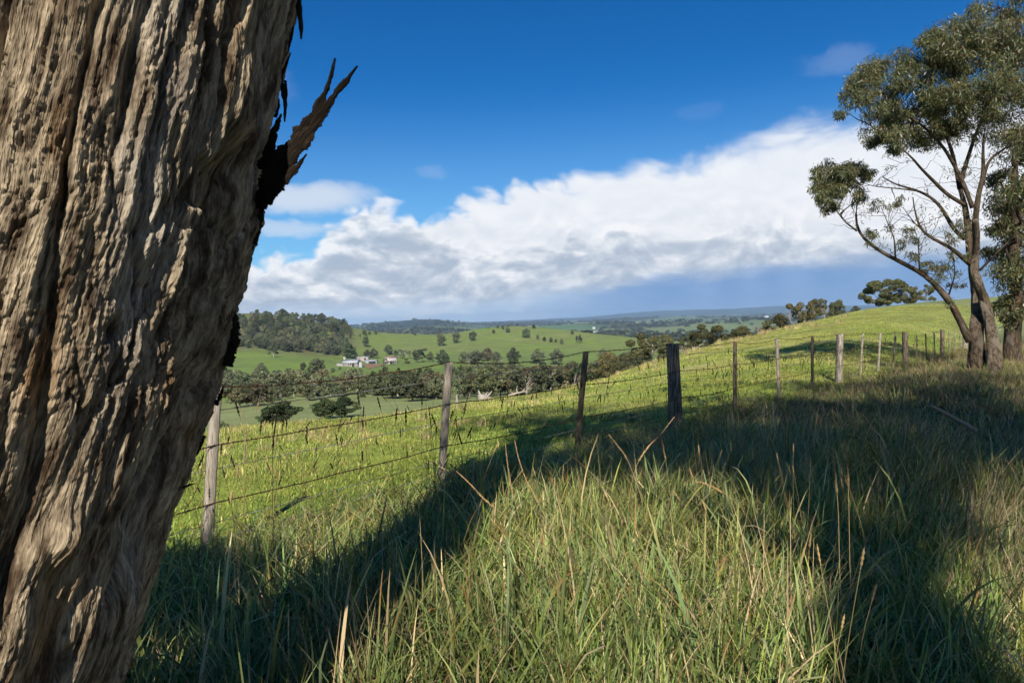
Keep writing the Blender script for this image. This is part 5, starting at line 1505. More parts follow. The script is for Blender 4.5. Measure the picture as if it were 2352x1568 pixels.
def build_verge_gum():
    rng = np.random.default_rng(41)
    d0 = 21.0
    bx, by = crop4(790, 1490)
    v = ray(bx, by); x0 = v[0] / v[1] * d0
    g0 = float(H(x0, d0))
    root = empty('gum_tree', (x0, d0, g0))
    tag(root, 'tall many limbed gum with drooping olive leaves on the verge at the fence', 'tree')
    loc = np.array(root.location)
    def P3(pts, dd=0.0, wob=0.25):
        n = len(pts); off = np.cumsum(rng.normal(0, wob, n)) if n > 1 else np.zeros(1); off -= off[0]
        return np.array([at(*crop4(p[0], p[1]), d0 + dd + o) for p, o in zip(pts, off)])
    limbs = [   # photo path, radii (m) at start and end, depth offset
     ([(815, 1520), (805, 1430), (790, 1330), (768, 1250), (742, 1180), (727, 1130), (736, 1070), (738, 1000), (733, 920)], 0.25, 0.12, -0.25, 'trunk'),
     ([(738, 1500), (738, 1400), (742, 1300), (738, 1210), (725, 1130), (712, 1040), (703, 950), (690, 860), (664, 770)], 0.29, 0.085, 0.25, 'trunk'),
     ([(733, 930), (738, 870), (752, 790), (768, 720), (765, 640), (770, 560)], 0.085, 0.03, -0.2, 'limb'),
     ([(712, 1430), (670, 1345), (640, 1270), (602, 1232), (560, 1182), (535, 1152), (470, 1120), (400, 1085), (330, 1050), (270, 1010), (237, 965), (226, 905), (242, 840), (252, 775)], 0.12, 0.016, 0.1, 'limb'),
     ([(718, 1110), (640, 1042), (565, 1003), (512, 972), (492, 930), (478, 870), (472, 825)], 0.075, 0.014, 0.0, 'limb'),
     ([(690, 1000), (640, 960), (604, 885), (560, 830), (500, 800), (400, 772), (345, 740)], 0.07, 0.014, 0.3, 'limb'),
     ([(695, 860), (625, 822), (562, 762), (503, 702), (470, 660), (402, 602), (350, 570)], 0.065, 0.012, -0.3, 'limb'),
     ([(722, 870), (690, 780), (642, 682), (592, 602), (520, 532), (472, 492), (402, 462), (340, 392)], 0.07, 0.012, -0.5, 'limb'),
     ([(668, 780), (690, 702), (720, 602), (760, 502), (790, 442), (830, 330)], 0.075, 0.016, 0.2, 'limb'),
     ([(668, 790), (642, 650), (602, 542), (562, 402), (542, 302), (580, 182)], 0.065, 0.012, -0.2, 'limb'),
     ([(742, 850), (790, 662), (862, 622), (932, 545), (1000, 470)], 0.055, 0.012, 0.3, 'limb'),
     ([(752, 1130), (830, 1052), (905, 978)], 0.035, 0.012, -0.3, 'limb'),
     ([(560, 1005), (480, 935), (440, 880)], 0.028, 0.008, 0.1, 'limb'),
     ([(400, 1085), (395, 1000), (370, 940), (345, 880)], 0.03, 0.008, -0.1, 'limb'),
     ([(500, 1130), (495, 1010), (480, 960)], 0.028, 0.008, 0.2, 'limb'),
     ([(620, 1240), (650, 1150), (640, 1060), (610, 1000)], 0.025, 0.008, 0.3, 'limb'),
     ([(237, 965), (190, 930), (150, 880), (120, 800)], 0.03, 0.008, 0.1, 'limb'),
     ([(500, 800), (420, 790), (310, 780), (262, 765)], 0.028, 0.007, 0.1, 'limb'),
     ([(830, 330), (860, 200), (850, 90), (830, 20)], 0.03, 0.008, 0.1, 'limb'),
    ]
    nodes = []
    for pts, r0, r1, dd, nm in limbs:
        Q = smooth_path(P3(pts, dd), 60 if nm == 'trunk' else 22)
        n = len(Q); t = np.linspace(0, 1, n)
        rr = r0 * (1 - t) + r1 * t
        if nm == 'trunk': rr = rr * (0.68 + 0.18 * np.exp(-t * 12)) * (1 + 0.08 * perlin(t * 7, t * 0 + r0 * 50, 3)); Q[0, 2] = min(Q[0, 2], g0) - 0.15
        mb = MB(); mb.tube(Q, rr, 28 if nm == 'trunk' else 8, (0.6, 0.6, 0.6), rough=0.20 if nm == 'trunk' else 0.12, seed=int(r0 * 900))
        mb.build(nm, BARK_PALE if dd == -0.25 else BARK_GUM if nm == 'trunk' else BARK_LIMB, root).data.transform(Matrix.Translation(tuple(-loc)))
        for q, r in zip(Q, rr): nodes.append((q, r))
    NP = np.array([q for q, _ in nodes])
    blobs = [(250, 330, 70, 1), (330, 290, 70, 1), (205, 400, 45, .6), (195, 470, 42, .45), (165, 480, 30, .5), (300, 430, 70, .9), (335, 520, 75, 1), (315, 590, 50, 1), (400, 400, 80, 1), (420, 520, 80, 1), (480, 600, 60, .8),
             (480, 240, 75, 1), (560, 190, 80, 1), (520, 330, 80, 1), (560, 450, 80, .9), (600, 540, 70, .8), (640, 150, 80, 1), (650, 280, 90, 1), (680, 400, 90, 1), (720, 120, 80, 1),
             (760, 230, 100, 1), (800, 350, 100, 1), (850, 150, 100, 1), (880, 280, 110, 1), (900, 420, 110, 1), (760, 480, 80, .9), (850, 550, 90, .9), (940, 560, 90, .9), (980, 250, 120, 1), (1010, 420, 120, 1), (970, 120, 110, 1),
             (760, 60, 60, .7), (900, 40, 80, .8), (420, 600, 55, .7), (700, 560, 70, .5), (440, 330, 60, 1), (560, 590, 50, .5),
             (110, 720, 48, 1), (165, 715, 50, 1), (85, 790, 42, 1), (120, 860, 40, 1), (150, 800, 50, .8), (235, 705, 45, .9), (280, 735, 32, .8), (75, 740, 35, .9), (210, 770, 40, .6),
             (345, 860, 55, .28), (320, 960, 50, .30), (290, 1000, 40, .25), (430, 960, 60, .22), (455, 1060, 50, .25), (400, 840, 45, .25), (560, 1100, 45, .2), (620, 1130, 60, .4), (660, 1080, 50, .3), (690, 960, 55, .25),
             (640, 1000, 50, .3), (560, 1150, 40, .2), (470, 1010, 45, .25), (660, 1200, 40, .2), (640, 1270, 30, .25), (540, 1130, 45, .25)]
    for _ in range(46):
        cx = rng.uniform(230, 1000); lo = np.interp(cx, [230, 330, 480, 640, 760, 1000], [290, 230, 190, 120, 70, 40]); hi = np.interp(cx, [230, 320, 480, 700, 1000], [440, 590, 600, 540, 620])
        blobs.append((cx, rng.uniform(lo, hi), rng.uniform(40, 65), 0.75))
    for _ in range(10): blobs.append((rng.uniform(80, 260), rng.uniform(690, 850), rng.uniform(28, 42), 0.7))
    mb = MB(); tw = MB()
    for cx, cy, r, dens in blobs:
        dd = rng.normal(0, 0.9) if dens > 0.5 else rng.normal(0, 0.3)
        C = at(*crop4(cx, cy), d0 + dd); rad = r * 0.549 / FPX * d0
        k = np.argmin(np.linalg.norm(NP - C[None], axis=1)); A = NP[k]
        if np.linalg.norm(A - C) > 0.25:
            tw.tube(limb_path(A, C, rng, 7, 0.06), np.linspace(0.022, 0.008, 7), 4, (0.5, 0.5, 0.5), cap=False)
        ns = max(3, int(10 * dens))
        for s in range(ns):
            e = rng.normal(0, 1, 3); e /= np.linalg.norm(e); e[2] = e[2] * 0.8 + 0.15
            T = C + e * rad * rng.uniform(0.45, 1.0)
            tw.tube(limb_path(C, T, rng, 5, 0.12), np.linspace(0.008, 0.003, 5), 3, (0.5, 0.5, 0.5), cap=False)
            mb.add(*leaves(T, int(150 * (r / 70) ** 1.1 * (1 if dens > 0.5 else 0.55)), rad * (0.58 if dens > 0.5 else 0.42), rng, (0.09, 0.18), 0.085))
    for _ in range(190):                                       # bare side shoots with a few leaves
        q, r = nodes[rng.integers(60 * 2, len(nodes))]
        e = rng.normal(0, 1, 3); e[2] = abs(e[2]) * 0.6 + 0.15; e /= np.linalg.norm(e); Lq = rng.uniform(0.3, 1.1)
        tw.tube(limb_path(q, q + e * Lq, rng, 6, 0.10), np.linspace(0.011, 0.003, 6), 3, (0.5, 0.5, 0.5), cap=False)
        if rng.uniform() < 0.6: mb.add(*leaves(q + e * Lq, int(rng.uniform(6, 26)), 0.22, rng, (0.09, 0.17), 0.085))
    tag(tw.build('twigs', BARK_LIMB, root), kind='stuff').data.transform(Matrix.Translation(tuple(-loc)))
    mb.build('crown', LEAF_NEAR, root, False).data.transform(Matrix.Translation(tuple(-loc)))
    return root
build_verge_gum()

def build_back_tree(name, label, base, h, lean, blobs, trunk_r, rng, leaf=(0.14, 0.26), nleaf=70, forks=None, bark=None, cat='tree'):
    """verge tree from a trunk path and leaf masses given in metres from its foot"""
    gz = float(H(base[0], base[1]))
    root = empty(name, (base[0], base[1], gz))
    tag(root, label, cat)
    top = np.array([lean[0], lean[1], h])
    P = limb_path((0, 0, -0.2), top, rng, 14, 0.02)
    t = np.linspace(0, 1, 14)
    mb = MB(); mb.tube(P, (trunk_r * (1 - 0.75 * t)) * (1 + 0.45 * np.exp(-t * 14)), 16, (0.6, 0.6, 0.6), rough=0.2, seed=int(h * 10))
    mb.build('trunk', bark or BARK_GUM, root)
    tw = MB(); cr = MB()
    for (x, y, z, r, dens) in blobs:
        C = np.array([x, y, z])
        zb = np.clip(z - 1.2 - 0.35 * math.hypot(x - lean[0] * z / h, y - lean[1] * z / h), 0.3 * h, h * 0.97)
        A = np.array([np.interp(zb, P[:, 2], P[:, c]) for c in range(3)])
        L = np.linalg.norm(A - C)
        if L > 0.4:
            m2 = MB(); m2.tube(limb_path(A, C, rng, 9, 0.05), np.linspace(min(0.14, 0.03 + 0.02 * L), 0.02, 9), 7, (0.6, 0.6, 0.6)); m2.build('limb', bark or BARK_LIMB, root)
        for s in range(int(9 * dens)):
            e = rng.normal(0, 1, 3); e /= np.linalg.norm(e)
            T = C + e * r * rng.uniform(0.3, 0.9) * np.array([1, 1, 0.75])
            tw.tube(limb_path(C, T, rng, 4, 0.1), np.linspace(0.02, 0.006, 4), 3, (0.5, 0.5, 0.5), cap=False)
            cr.add(*leaves(T, nleaf, r * 0.5, rng, leaf, 0.13))
    tag(tw.build('twigs', bark or BARK_LIMB, root), kind='stuff')
    cr.build('crown', LEAF_NEAR, root, False)
    return root

def verge_trees():
    rng = np.random.default_rng(43)
    # dense dark gum behind the limbed one at the edge of the picture
    d = 25.0; v = ray(2325, 790); x = v[0] / v[1] * d
    bl = []
    for (cx, cy, r, dn) in [(860, 850, 90, 1), (905, 1000, 95, 1), (880, 1150, 90, 1), (845, 950, 60, .8), (940, 750, 100, 1), (935, 1250, 85, 1), (855, 1270, 55, .8), (1000, 900, 120, 1), (1010, 1100, 120, 1), (820, 1060, 50, .7),
                            (900, 640, 90, 1), (1000, 620, 120, 1), (830, 740, 55, .7), (990, 1280, 100, 1), (880, 1330, 50, .7), (1080, 750, 120, 1), (1090, 1000, 120, 1), (960, 860, 90, 1), (905, 1100, 80, 1)]:
        p = at(*crop4(cx, cy), d + rng.normal(0, 0.9)); bl.append((p[0] - x, p[1] - d, p[2] - float(H(x, d)), r * 0.549 / FPX * d * 1.1, dn * 1.25))
    build_back_tree('gum_tree', 'dark dense gum behind the many limbed one, cut by the picture edge', (x, d), 8.6, (0.5, 0.4), bl, 0.27, rng, (0.10, 0.20), 110, None, BARK_LIMB)
    # the big trunk's own limbs and crown, above the picture
    tw = MB(); cr = MB()
    top = np.array([float(axis_x(6.0)), TR_Y, 6.0]) - big_loc
    def add_crown(blobs, start, nleaf=60):
        for (bx, by, bz, r, dn) in blobs:
            C = np.array([bx, by, bz]) - big_loc
            mb = MB(); mb.tube(limb_path(start, C, rng, 10, 0.04), np.linspace(0.15, 0.03, 10), 8, (0.6, 0.6, 0.6)); mb.build('limb', BARK_GUM, big_tree)
            for s in range(int(9 * dn)):
                e = rng.normal(0, 1, 3); e /= np.linalg.norm(e); T = C + e * r * rng.uniform(0.3, 0.9) * np.array([1, 1, 0.7])
                tw.tube(limb_path(C, T, rng, 4, 0.1), np.linspace(0.025, 0.008, 4), 3, (0.5, 0.5, 0.5), cap=False)
                cr.add(*leaves(T, nleaf, r * 0.5, rng, (0.16, 0.30), 0.14))
    add_crown([(-0.2, 1.0, 8.6, 1.5, 1.2), (0.9, 1.8, 8.2, 1.3, 1.1), (0.3, 0.0, 9.6, 1.6, 1.2), (1.6, 0.6, 9.4, 1.4, 1.1), (-1.2, 0.2, 9.8, 1.4, 1), (0.6, 2.6, 9.6, 1.4, 1), (2.2, 1.6, 8.6, 1.0, 0.9)], top)
    tag(tw.build('twigs', BARK_LIMB, big_tree), kind='stuff'); cr.build('crown', LEAF_NEAR, big_tree, False)
verge_trees()

# ------------------------------------------------------------------ the trees behind the photographer whose shade lies over the verge
def shade_trees():
    rng = np.random.default_rng(47)
    k = 1 / math.tan(SUN_EL); sx, sy = math.sin(SUN_AZ) * k, math.cos(SUN_AZ) * k
    def over(px, py, z, jitter=0.0):
        """place high in a crown whose shade falls on the ground seen at this photo position"""
        p = ground_hit(px, py, 1.0, 60.0)
        return p[0] - sx * z, p[1] - sy * z
    SP = SHADE
    for name, label, base, h, lean, r, spots_ in SP:
        bl = []
        gz = float(H(base[0], base[1]))
        for (px, py, z, rad, dn) in spots_:
            x, y = over(px, py, z); bl.append((x - base[0], y - base[1], z - gz, rad, dn))
        build_back_tree(name, label, base, h, lean, bl, r, rng, (0.16, 0.30), 62)
# foot (x, y), height, lean of the top, trunk radius, leaf masses: photo spot their shade reaches, height, radius, fullness
SHADE = [
 ('gum_tree', 'tall gum on the verge behind the camera, shading the fence line grass', (-1.25, -4.6), 11.0, (4.4, 0.4), 0.34,
  [(1330, 1005, 9.0, 1.3, 1.6), (1450, 985, 9.4, 1.3, 1.6), (1560, 975, 9.2, 1.3, 1.6), (1680, 975, 9.6, 1.3, 1.6), (1800, 960, 9.6, 1.3, 1.6), (1230, 1075, 8.4, 0.9, 1.4), (1700, 1055, 8.4, 1.1, 1.6), (1560, 1060, 8.4, 1.1, 1.6),
   (1420, 1075, 8.0, 1.0, 1.5), (1640, 1020, 9.0, 1.2, 1.6), (1500, 1030, 8.8, 1.1, 1.6), (1780, 1030, 8.8, 1.1, 1.6), (1830, 930, 10.2, 1.2, 1.6), (400, 1420, 5.0, 0.55, 1.3), (470, 1340, 5.2, 0.5, 1.3), (360, 1330, 5.2, 0.5, 1.2)]),
 ('gum_tree', 'spreading gum on the verge behind and right of the camera', (3.6, -5.2), 10.5, (1.2, 0.8), 0.38,
  [(1900, 1040, 8.6, 1.3, 1.6), (2020, 1010, 8.8, 1.3, 1.6), (2150, 1000, 9.0, 1.3, 1.6), (2280, 1000, 9.0, 1.3, 1.6), (1930, 955, 9.8, 1.4, 1.6), (2050, 945, 9.8, 1.4, 1.6), (2180, 935, 9.8, 1.4, 1.6), (2310, 935, 9.8, 1.4, 1.6),
   (2000, 1100, 8.0, 1.1, 1.6), (2350, 1040, 8.8, 1.3, 1.6), (1920, 900, 10.4, 1.4, 1.6), (2060, 890, 10.6, 1.4, 1.6), (2200, 880, 10.8, 1.4, 1.6), (2340, 880, 10.8, 1.4, 1.6),
   (1960, 1190, 7.2, 0.62, 1.4), (1985, 1290, 7.0, 0.50, 1.4), (2030, 1390, 6.6, 0.45, 1.4), (2085, 1220, 7.2, 0.55, 1.4), (2020, 1500, 6.2, 0.40, 1.4), (2250, 1040, 8.6, 1.2, 1.7), (2130, 1050, 8.4, 1.1, 1.7), (2340, 985, 9.2, 1.3, 1.7), (2240, 965, 9.4, 1.3, 1.7), (2120, 960, 9.4, 1.3, 1.7), (2000, 1055, 8.4, 1.1, 1.7), (2340, 1075, 8.4, 1.0, 1.5), (2260, 905, 10.2, 1.3, 1.7), (2120, 905, 10.2, 1.3, 1.7)]),
]
shade_trees()
# ------------------------------------------------------------------ farm in the valley and far houses
def paint(name, col, col2=None, rough=0.7, scale=0.8, metal=0.0):
    m, g, out = material(name)
    if col2 is None: principled(g, out, (*col, 1), rough, 0.3, None, metal)
    else:
        pos = g.node('ShaderNodeNewGeometry').outputs['Position']
        n = g.noise(g.vmul(pos, (1, 1, 0.35)), scale, 4.0, 0.6)
        principled(g, out, g.mix(g.smooth(n, 0.42, 0.60), (*col, 1), (*col2, 1)), rough, 0.3, None, metal)
    return m
M_WALL = paint('weatherboard', (0.36, 0.35, 0.32), (0.22, 0.20, 0.18))
M_TIN = paint('pale_tin', (0.46, 0.48, 0.50), (0.37, 0.39, 0.42), 0.55)
M_RUST = paint('rusty_tin', (0.46, 0.45, 0.44), (0.36, 0.25, 0.20), 0.7, 0.35)
M_DARK = paint('dark_opening', (0.03, 0.03, 0.03))  # dark doors, and painted shade for the open shed front
M_GLASS = paint('window_glass', (0.05, 0.06, 0.07), None, 0.15)
M_BRICK = paint('chimney_brick', (0.36, 0.13, 0.08))
M_WHITE = paint('white_wall', (0.62, 0.61, 0.59))
M_TEAL = paint('green_tin', (0.42, 0.58, 0.54), None, 0.5)
M_EARTH = paint('bare_earth', (0.27, 0.155, 0.080), (0.21, 0.12, 0.065), 0.95, 0.15)

def gable(mb_w, mb_r, x0, x1, y0, y1, h, rise, over=0.4, axis='x', roof_t=0.15):
    """walls with gable ends and a two-slope roof"""
    ym = 0.5 * (y0 + y1); e = h + rise
    v = [(x0, y0, -0.6), (x1, y0, -0.6), (x1, y1, -0.6), (x0, y1, -0.6), (x0, y0, h), (x1, y0, h), (x1, y1, h), (x0, y1, h), (x0, ym, e), (x1, ym, e)]
    mb_w.add(v, [(0, 1, 5, 4), (1, 2, 6, 5), (2, 3, 7, 6), (3, 0, 4, 7)], [(5, 6, 9), (7, 4, 8)], (1, 1, 1))
    s = rise / (ym - y0)
    for yy, sg in ((y0, -1), (y1, 1)):
        a = np.array([(x0 - over, yy + sg * over, h - s * over + 0.03), (x1 + over, yy + sg * over, h - s * over + 0.03), (x1 + over, ym, e + 0.03), (x0 - over, ym, e + 0.03)])
        b = a + np.array([0, 0, roof_t])
        mb_r.add(np.vstack([a, b]), [(0, 1, 2, 3), (7, 6, 5, 4), (0, 4, 5, 1), (1, 5, 6, 2), (2, 6, 7, 3), (3, 7, 4, 0)])

def building(name, label, px, py, width_px, depth_m, wall_h, rise, rot, mw, mr, cat, parts=(), d=None, group=None):
    p = ground_hit(px, py) if d is None else None
    if p is None:
        v = ray(px, py); x = v[0] / v[1] * d; p = np.array([x, d, float(H(x, d))])
    L = width_px / FPX * p[1]
    o = empty(name, p, rot)
    k = L / 20.0 if wall_h < 0 else 1.0
    w, r = MB(), MB()
    gable(w, r, -L / 2, L / 2, -depth_m / 2, depth_m / 2, abs(wall_h) * k, rise * k)
    w.build('wall', mw, o, False); r.build('roof', mr, o, False)
    for pn, lo, hi, m in parts:                     # boxes given as fractions of length, metres in y and z
        b = MB(); b.box((lo[0] * L, lo[1], lo[2]), (hi[0] * L, hi[1], hi[2])); b.build(pn, m, o, False)
    tag(o, label, cat, group)
    return o, L, p

def farm():
    f = -4.52
    o, L, p = building('woolshed', 'long woolshed with a white tin roof in the valley', 809, 842, 35, 8.0, 3.0, 2.2, R(-12), M_WALL, M_TIN, 'shed',
             [('door', (0.18, f, 0.0), (0.30, f + 0.1, 2.8), M_DARK), ('window', (-0.1, f, 1.4), (-0.04, f + 0.1, 2.4), M_GLASS), ('window', (0.05, f, 1.4), (0.11, f + 0.1, 2.4), M_GLASS)])
    w, r = MB(), MB()
    w.box((-L * 0.5 - 5.5, -3.4, -0.6), (-L * 0.5 - 0.05, 3.4, 2.3))
    r.add([(-L * 0.5 - 5.9, -3.8, 2.3), (-L * 0.5 - 0.06, -3.8, 3.3), (-L * 0.5 - 0.06, 3.8, 3.3), (-L * 0.5 - 5.9, 3.8, 2.3), (-L * 0.5 - 5.9, -3.8, 2.45), (-L * 0.5 - 0.06, -3.8, 3.45), (-L * 0.5 - 0.06, 3.8, 3.45), (-L * 0.5 - 5.9, 3.8, 2.45)],
          [(3, 2, 1, 0), (4, 5, 6, 7), (0, 1, 5, 4), (1, 2, 6, 5), (2, 3, 7, 6), (3, 0, 4, 7)])
    a = w.build('lean_to', M_WALL, o, False); r.build('lean_to_roof', M_TIN, a, False)
    # round water tank at the end wall
    q = ground_hit(828, 843); tk = empty('water_tank', q)
    tag(tk, 'round pale tin water tank at the right end of the woolshed', 'tank')
    n = 20; an = np.arange(n) / n * 2 * np.pi
    mb = MB(); rr = 1.55
    for z0, z1 in ((-0.4, 3.5),):
        v = np.vstack([np.stack([rr * np.cos(an), rr * np.sin(an), np.full(n, z0)], -1), np.stack([rr * np.cos(an), rr * np.sin(an), np.full(n, z1)], -1)])
        j = np.arange(n); mb.add(v, np.stack([j, (j + 1) % n, n + (j + 1) % n, n + j], -1))
    mb.build('tank_wall', M_TIN, tk)
    mb = MB(); v = np.vstack([np.stack([(rr + 0.08) * np.cos(an), (rr + 0.08) * np.sin(an), np.full(n, 3.48)], -1), [[0, 0, 4.1]]]); j = np.arange(n)
    mb.add(v, None, np.stack([j, (j + 1) % n, np.full(n, n)], -1)); mb.build('tank_roof', M_TIN, tk, False)
    building('shed', 'boxy grey tin shed behind the woolshed', 835, 828.5, 26, 6.5, 3.6, 0.5, R(-6), M_RUST, M_TIN, 'shed', [('door', (0.15, -3.28, 0), (0.32, -3.2, 2.8), M_DARK)])
    building('shed', 'small open fronted shed with a low tin roof right of the woolshed', 853, 834.5, 27, 6.5, 2.5, 1.0, R(-4), M_TIN, M_TIN, 'shed', [('opening', (-0.15, -3.28, 0), (0.46, -3.2, 2.1), M_DARK)])  # dark panel on the front wall stands in for the shaded interior
    h, L, p = building('cottage', 'old farm cottage with a rusty white roof and brick chimneys among trees', 898, 834.5, 25, 8.5, 3.0, 3.2, R(8), M_WHITE, M_RUST, 'house',
             [('door', (-0.05, -4.28, 0), (0.05, -4.2, 2.1), M_DARK), ('window', (-0.35, -4.28, 1), (-0.22, -4.2, 2.1), M_GLASS), ('window', (0.2, -4.28, 1), (0.33, -4.2, 2.1), M_GLASS),
              ('chimney', (-0.22, -0.5, 4.8), (-0.14, 0.5, 7.2), M_BRICK), ('chimney', (0.02, 0.2, 5.0), (0.10, 1.1, 7.4), M_BRICK)])
    mb = MB(); mb.add([(-L * 0.55, -6.6, 2.3), (L * 0.55, -6.6, 2.3), (L * 0.55, -4.3, 2.95), (-L * 0.55, -4.3, 2.95), (-L * 0.55, -6.6, 2.42), (L * 0.55, -6.6, 2.42), (L * 0.55, -4.3, 3.07), (-L * 0.55, -4.3, 3.07)],
                      [(3, 2, 1, 0), (4, 5, 6, 7), (0, 1, 5, 4), (1, 2, 6, 5), (2, 3, 7, 6), (3, 0, 4, 7)]); ver = mb.build('verandah', M_RUST, h, False)
    for t in np.linspace(-0.52, 0.52, 6):
        b = MB(); b.box((t * L - 0.08, -6.5, -0.6), (t * L + 0.08, -6.34, 2.31)); b.build('verandah_post', M_WHITE, ver, False)
    building('hut', 'tiny white hut left of the sheds at the wood edge', 791.5, 825.5, 4, 2.0, 2.0, 0.5, 0.1, M_WHITE, M_TIN, 'hut')
    # bare reddish yard: a sheet laid over the pasture
    poly = [(829, 838), (845, 836.5), (866, 836.8), (884, 838.2), (872, 841.5), (860, 843.5), (852, 847), (845, 848.5), (843, 845), (838, 840)]
    C = np.array([ground_hit(*q) for q in poly]); ctr = C.mean(0)
    rings = [ctr + (C - ctr) * t for t in (0.34, 0.67, 1.0)]
    V = np.vstack([[ctr]] + rings); V[:, 2] = H(V[:, 0], V[:, 1]) + 0.22
    n = len(poly); j = np.arange(n)
    t = np.stack([np.zeros(n, int), 1 + j, 1 + (j + 1) % n], -1)
    q = np.concatenate([np.stack([1 + k * n + j, 1 + (k + 1) * n + j, 1 + (k + 1) * n + (j + 1) % n, 1 + k * n + (j + 1) % n], -1) for k in range(2)])
    tag(mesh_np('dirt_yard', V, [q, t], M_EARTH, None, True), 'bare red brown earth yard beside the farm sheds', 'yard', kind='structure')
    # dry strip on the hill
    # houses and sheds of the far plain
    for nm, lb, px, py, wp, dep, hh, rs, mw, mr, d in [
        ('farm_building', 'long white shed on the plain at the left end of the far roofs', 1284, 762.5, 11, 22, 6, 2.0, M_WHITE, M_TIN, 1500),
        ('farm_building', 'low brownish shed next to the long white one on the plain', 1299, 762.5, 13, 18, 4, 1.5, M_WALL, M_RUST, 1520),
        ('farm_building', 'pair of big white roofs in the middle of the far plain', 1366, 755.5, 13, 26, 5, 2.0, M_WHITE, M_TIN, 2300),
        ('farm_house', 'small white house above the big white roofs', 1364, 748.5, 6, 14, 8, 4.0, M_WHITE, M_TIN, 3200),
        ('farm_house', 'tiny pale house on the plain above the row of hill trees', 1304, 753, 5, 14, 8, 4.0, M_WHITE, M_TIN, 2700),
        ('farm_building', 'white walled house below the rain cloud', 1477, 752.5, 10, 18, 5, 2.0, M_WHITE, M_TIN, 2300),
        ('farm_building', 'pale green roofed shed behind the right hill slope', 1432, 772.5, 11, 16, 3.5, 2, M_TEAL, M_TEAL, 1250),
        ('farm_house', 'distant white house at the right end of the far plain', 1760, 727, 9, 26, 14, 6, M_WHITE, M_TIN, 4600),
        ('farm_house', 'small distant house low in the middle of the far plain', 1682, 741.5, 4, 12, 7, 3, M_WHITE, M_TIN, 3000)]:
        v = ray(px, py); x = v[0] / v[1] * d; z = EYE[2] + d * v[2] / v[1]
        o, L, p = building(nm, lb, px, py, wp, dep, hh, rs, R(random.uniform(-25, 25)), mw, mr, 'building' if nm == 'farm_building' else 'house', d=d)
        b = MB(); b.box((-0.3 * L, -dep / 2 - 0.12, 0.2), (-0.12 * L, -dep / 2 - 0.05, hh * 0.6)); b.build('door', M_DARK, o, False)
farm()

# ------------------------------------------------------------------ logs and stumps on the brow
def log_pile():
    rng = np.random.default_rng(61)
    G_ = np.array((0.34, 0.305, 0.265))
    def mk(name, label, cat, px, py, d, strokes, smooth=True):
        v = ray(px, py); x = v[0] / v[1] * d; base = np.array([x, d, float(H(x, d))])
        mb = MB()
        for pts, r0, r1 in strokes:
            Q = smooth_path([at(a, b, d + o) for a, b, o in pts], 10)
            mb.tube(Q, np.linspace(r0, r1, 10), 8, G_ * rng.uniform(0.7, 1.15), rough=0.25, seed=int(r0 * 900))
        o = mb.build(name, WOOD, None, smooth); o.data.transform(Matrix.Translation(tuple(-base))); o.location = tuple(base)
        tag(o, label, cat)
    mk('tree_stump', 'pale pointed stump standing on the brow right of the second fence post', 'stump', 1050, 936, 24, [([(1051, 940, 0), (1050, 925, 0), (1049, 906, 0)], 0.09, 0.02)])
    mk('fallen_log', 'weathered fallen tree with upturned roots on the brow of the paddock', 'log', 1110, 925, 25,
       [([(1135, 924, 0.5), (1118, 916, 0), (1102, 916, -0.2)], 0.12, 0.17), ([(1110, 914, 0), (1122, 908, 0), (1130, 898, 0)], 0.06, 0.015), ([(1106, 914, 0), (1101, 902, 0), (1099, 896, 0)], 0.08, 0.02),
        ([(1160, 918, 0.5), (1130, 922, 0.4)], 0.05, 0.12), ([(1112, 914, 0), (1117, 905, 0), (1120, 900, 0.1)], 0.04, 0.012)])
    mk('fallen_branch', 'bleached fallen branches on the brow left of the third fence post', 'branch', 1200, 905, 29,
       [([(1168, 908, 0), (1190, 902, 0), (1212, 897, 0)], 0.05, 0.02), ([(1188, 902, 0), (1186, 892, 0), (1189, 886, 0)], 0.03, 0.01), ([(1180, 905, 0), (1172, 899, 0)], 0.03, 0.01), ([(1200, 899, 0), (1206, 890, 0)], 0.025, 0.008)])
    mk('fallen_branch', 'bleached crooked limb lying behind the shoulder right of the big post', 'branch', 1600, 800, 62,
       [([(1582, 812, 0), (1594, 800, 0), (1606, 794, 0), (1612, 790, 0)], 0.10, 0.03), ([(1594, 800, 0), (1588, 792, 0)], 0.04, 0.02)])
    # fallen stick in the shaded verge
    v = ray(2170, 952); d = 9.3
    mb = MB(); Q = smooth_path([at(2138, 931, 9.1), at(2165, 944, 9.2), at(2205, 968, 9.35), at(2240, 990, 9.4)], 12)
    mb.tube(Q, np.linspace(0.018, 0.034, 12), 7, np.array((0.33, 0.25, 0.18)), rough=0.3); o = mb.build('fallen_stick', WOOD); tag(o, 'pale broken stick poking out of the shaded verge grass at right', 'stick')
    # dark dead brushwood under the second fence post
    d = 5.6; mb = MB()
    main = smooth_path([at(1215, 1205, d), at(1150, 1178, d), at(1100, 1160, d - 0.1), at(1050, 1150, d - 0.15)], 16); mb.tube(main, np.linspace(0.02, 0.006, 16), 6, (0.030, 0.024, 0.020), rough=0.2)
    for k in range(34):
        a = main[rng.integers(0, 15)]; e = np.array([-rng.uniform(0.08, 0.45), rng.normal(0, 0.12), rng.normal(0.05, 0.14)])
        mb.tube(limb_path(a, a + e, rng, 6, 0.12), np.linspace(0.007, 0.002, 6), 4, np.array((0.032, 0.026, 0.021)) * rng.uniform(0.7, 1.6), cap=False)
    o = mb.build('dead_branch', WOOD); tag(o, 'dark dead twiggy branch lying in the grass at the foot of the second post', 'branch')
log_pile()

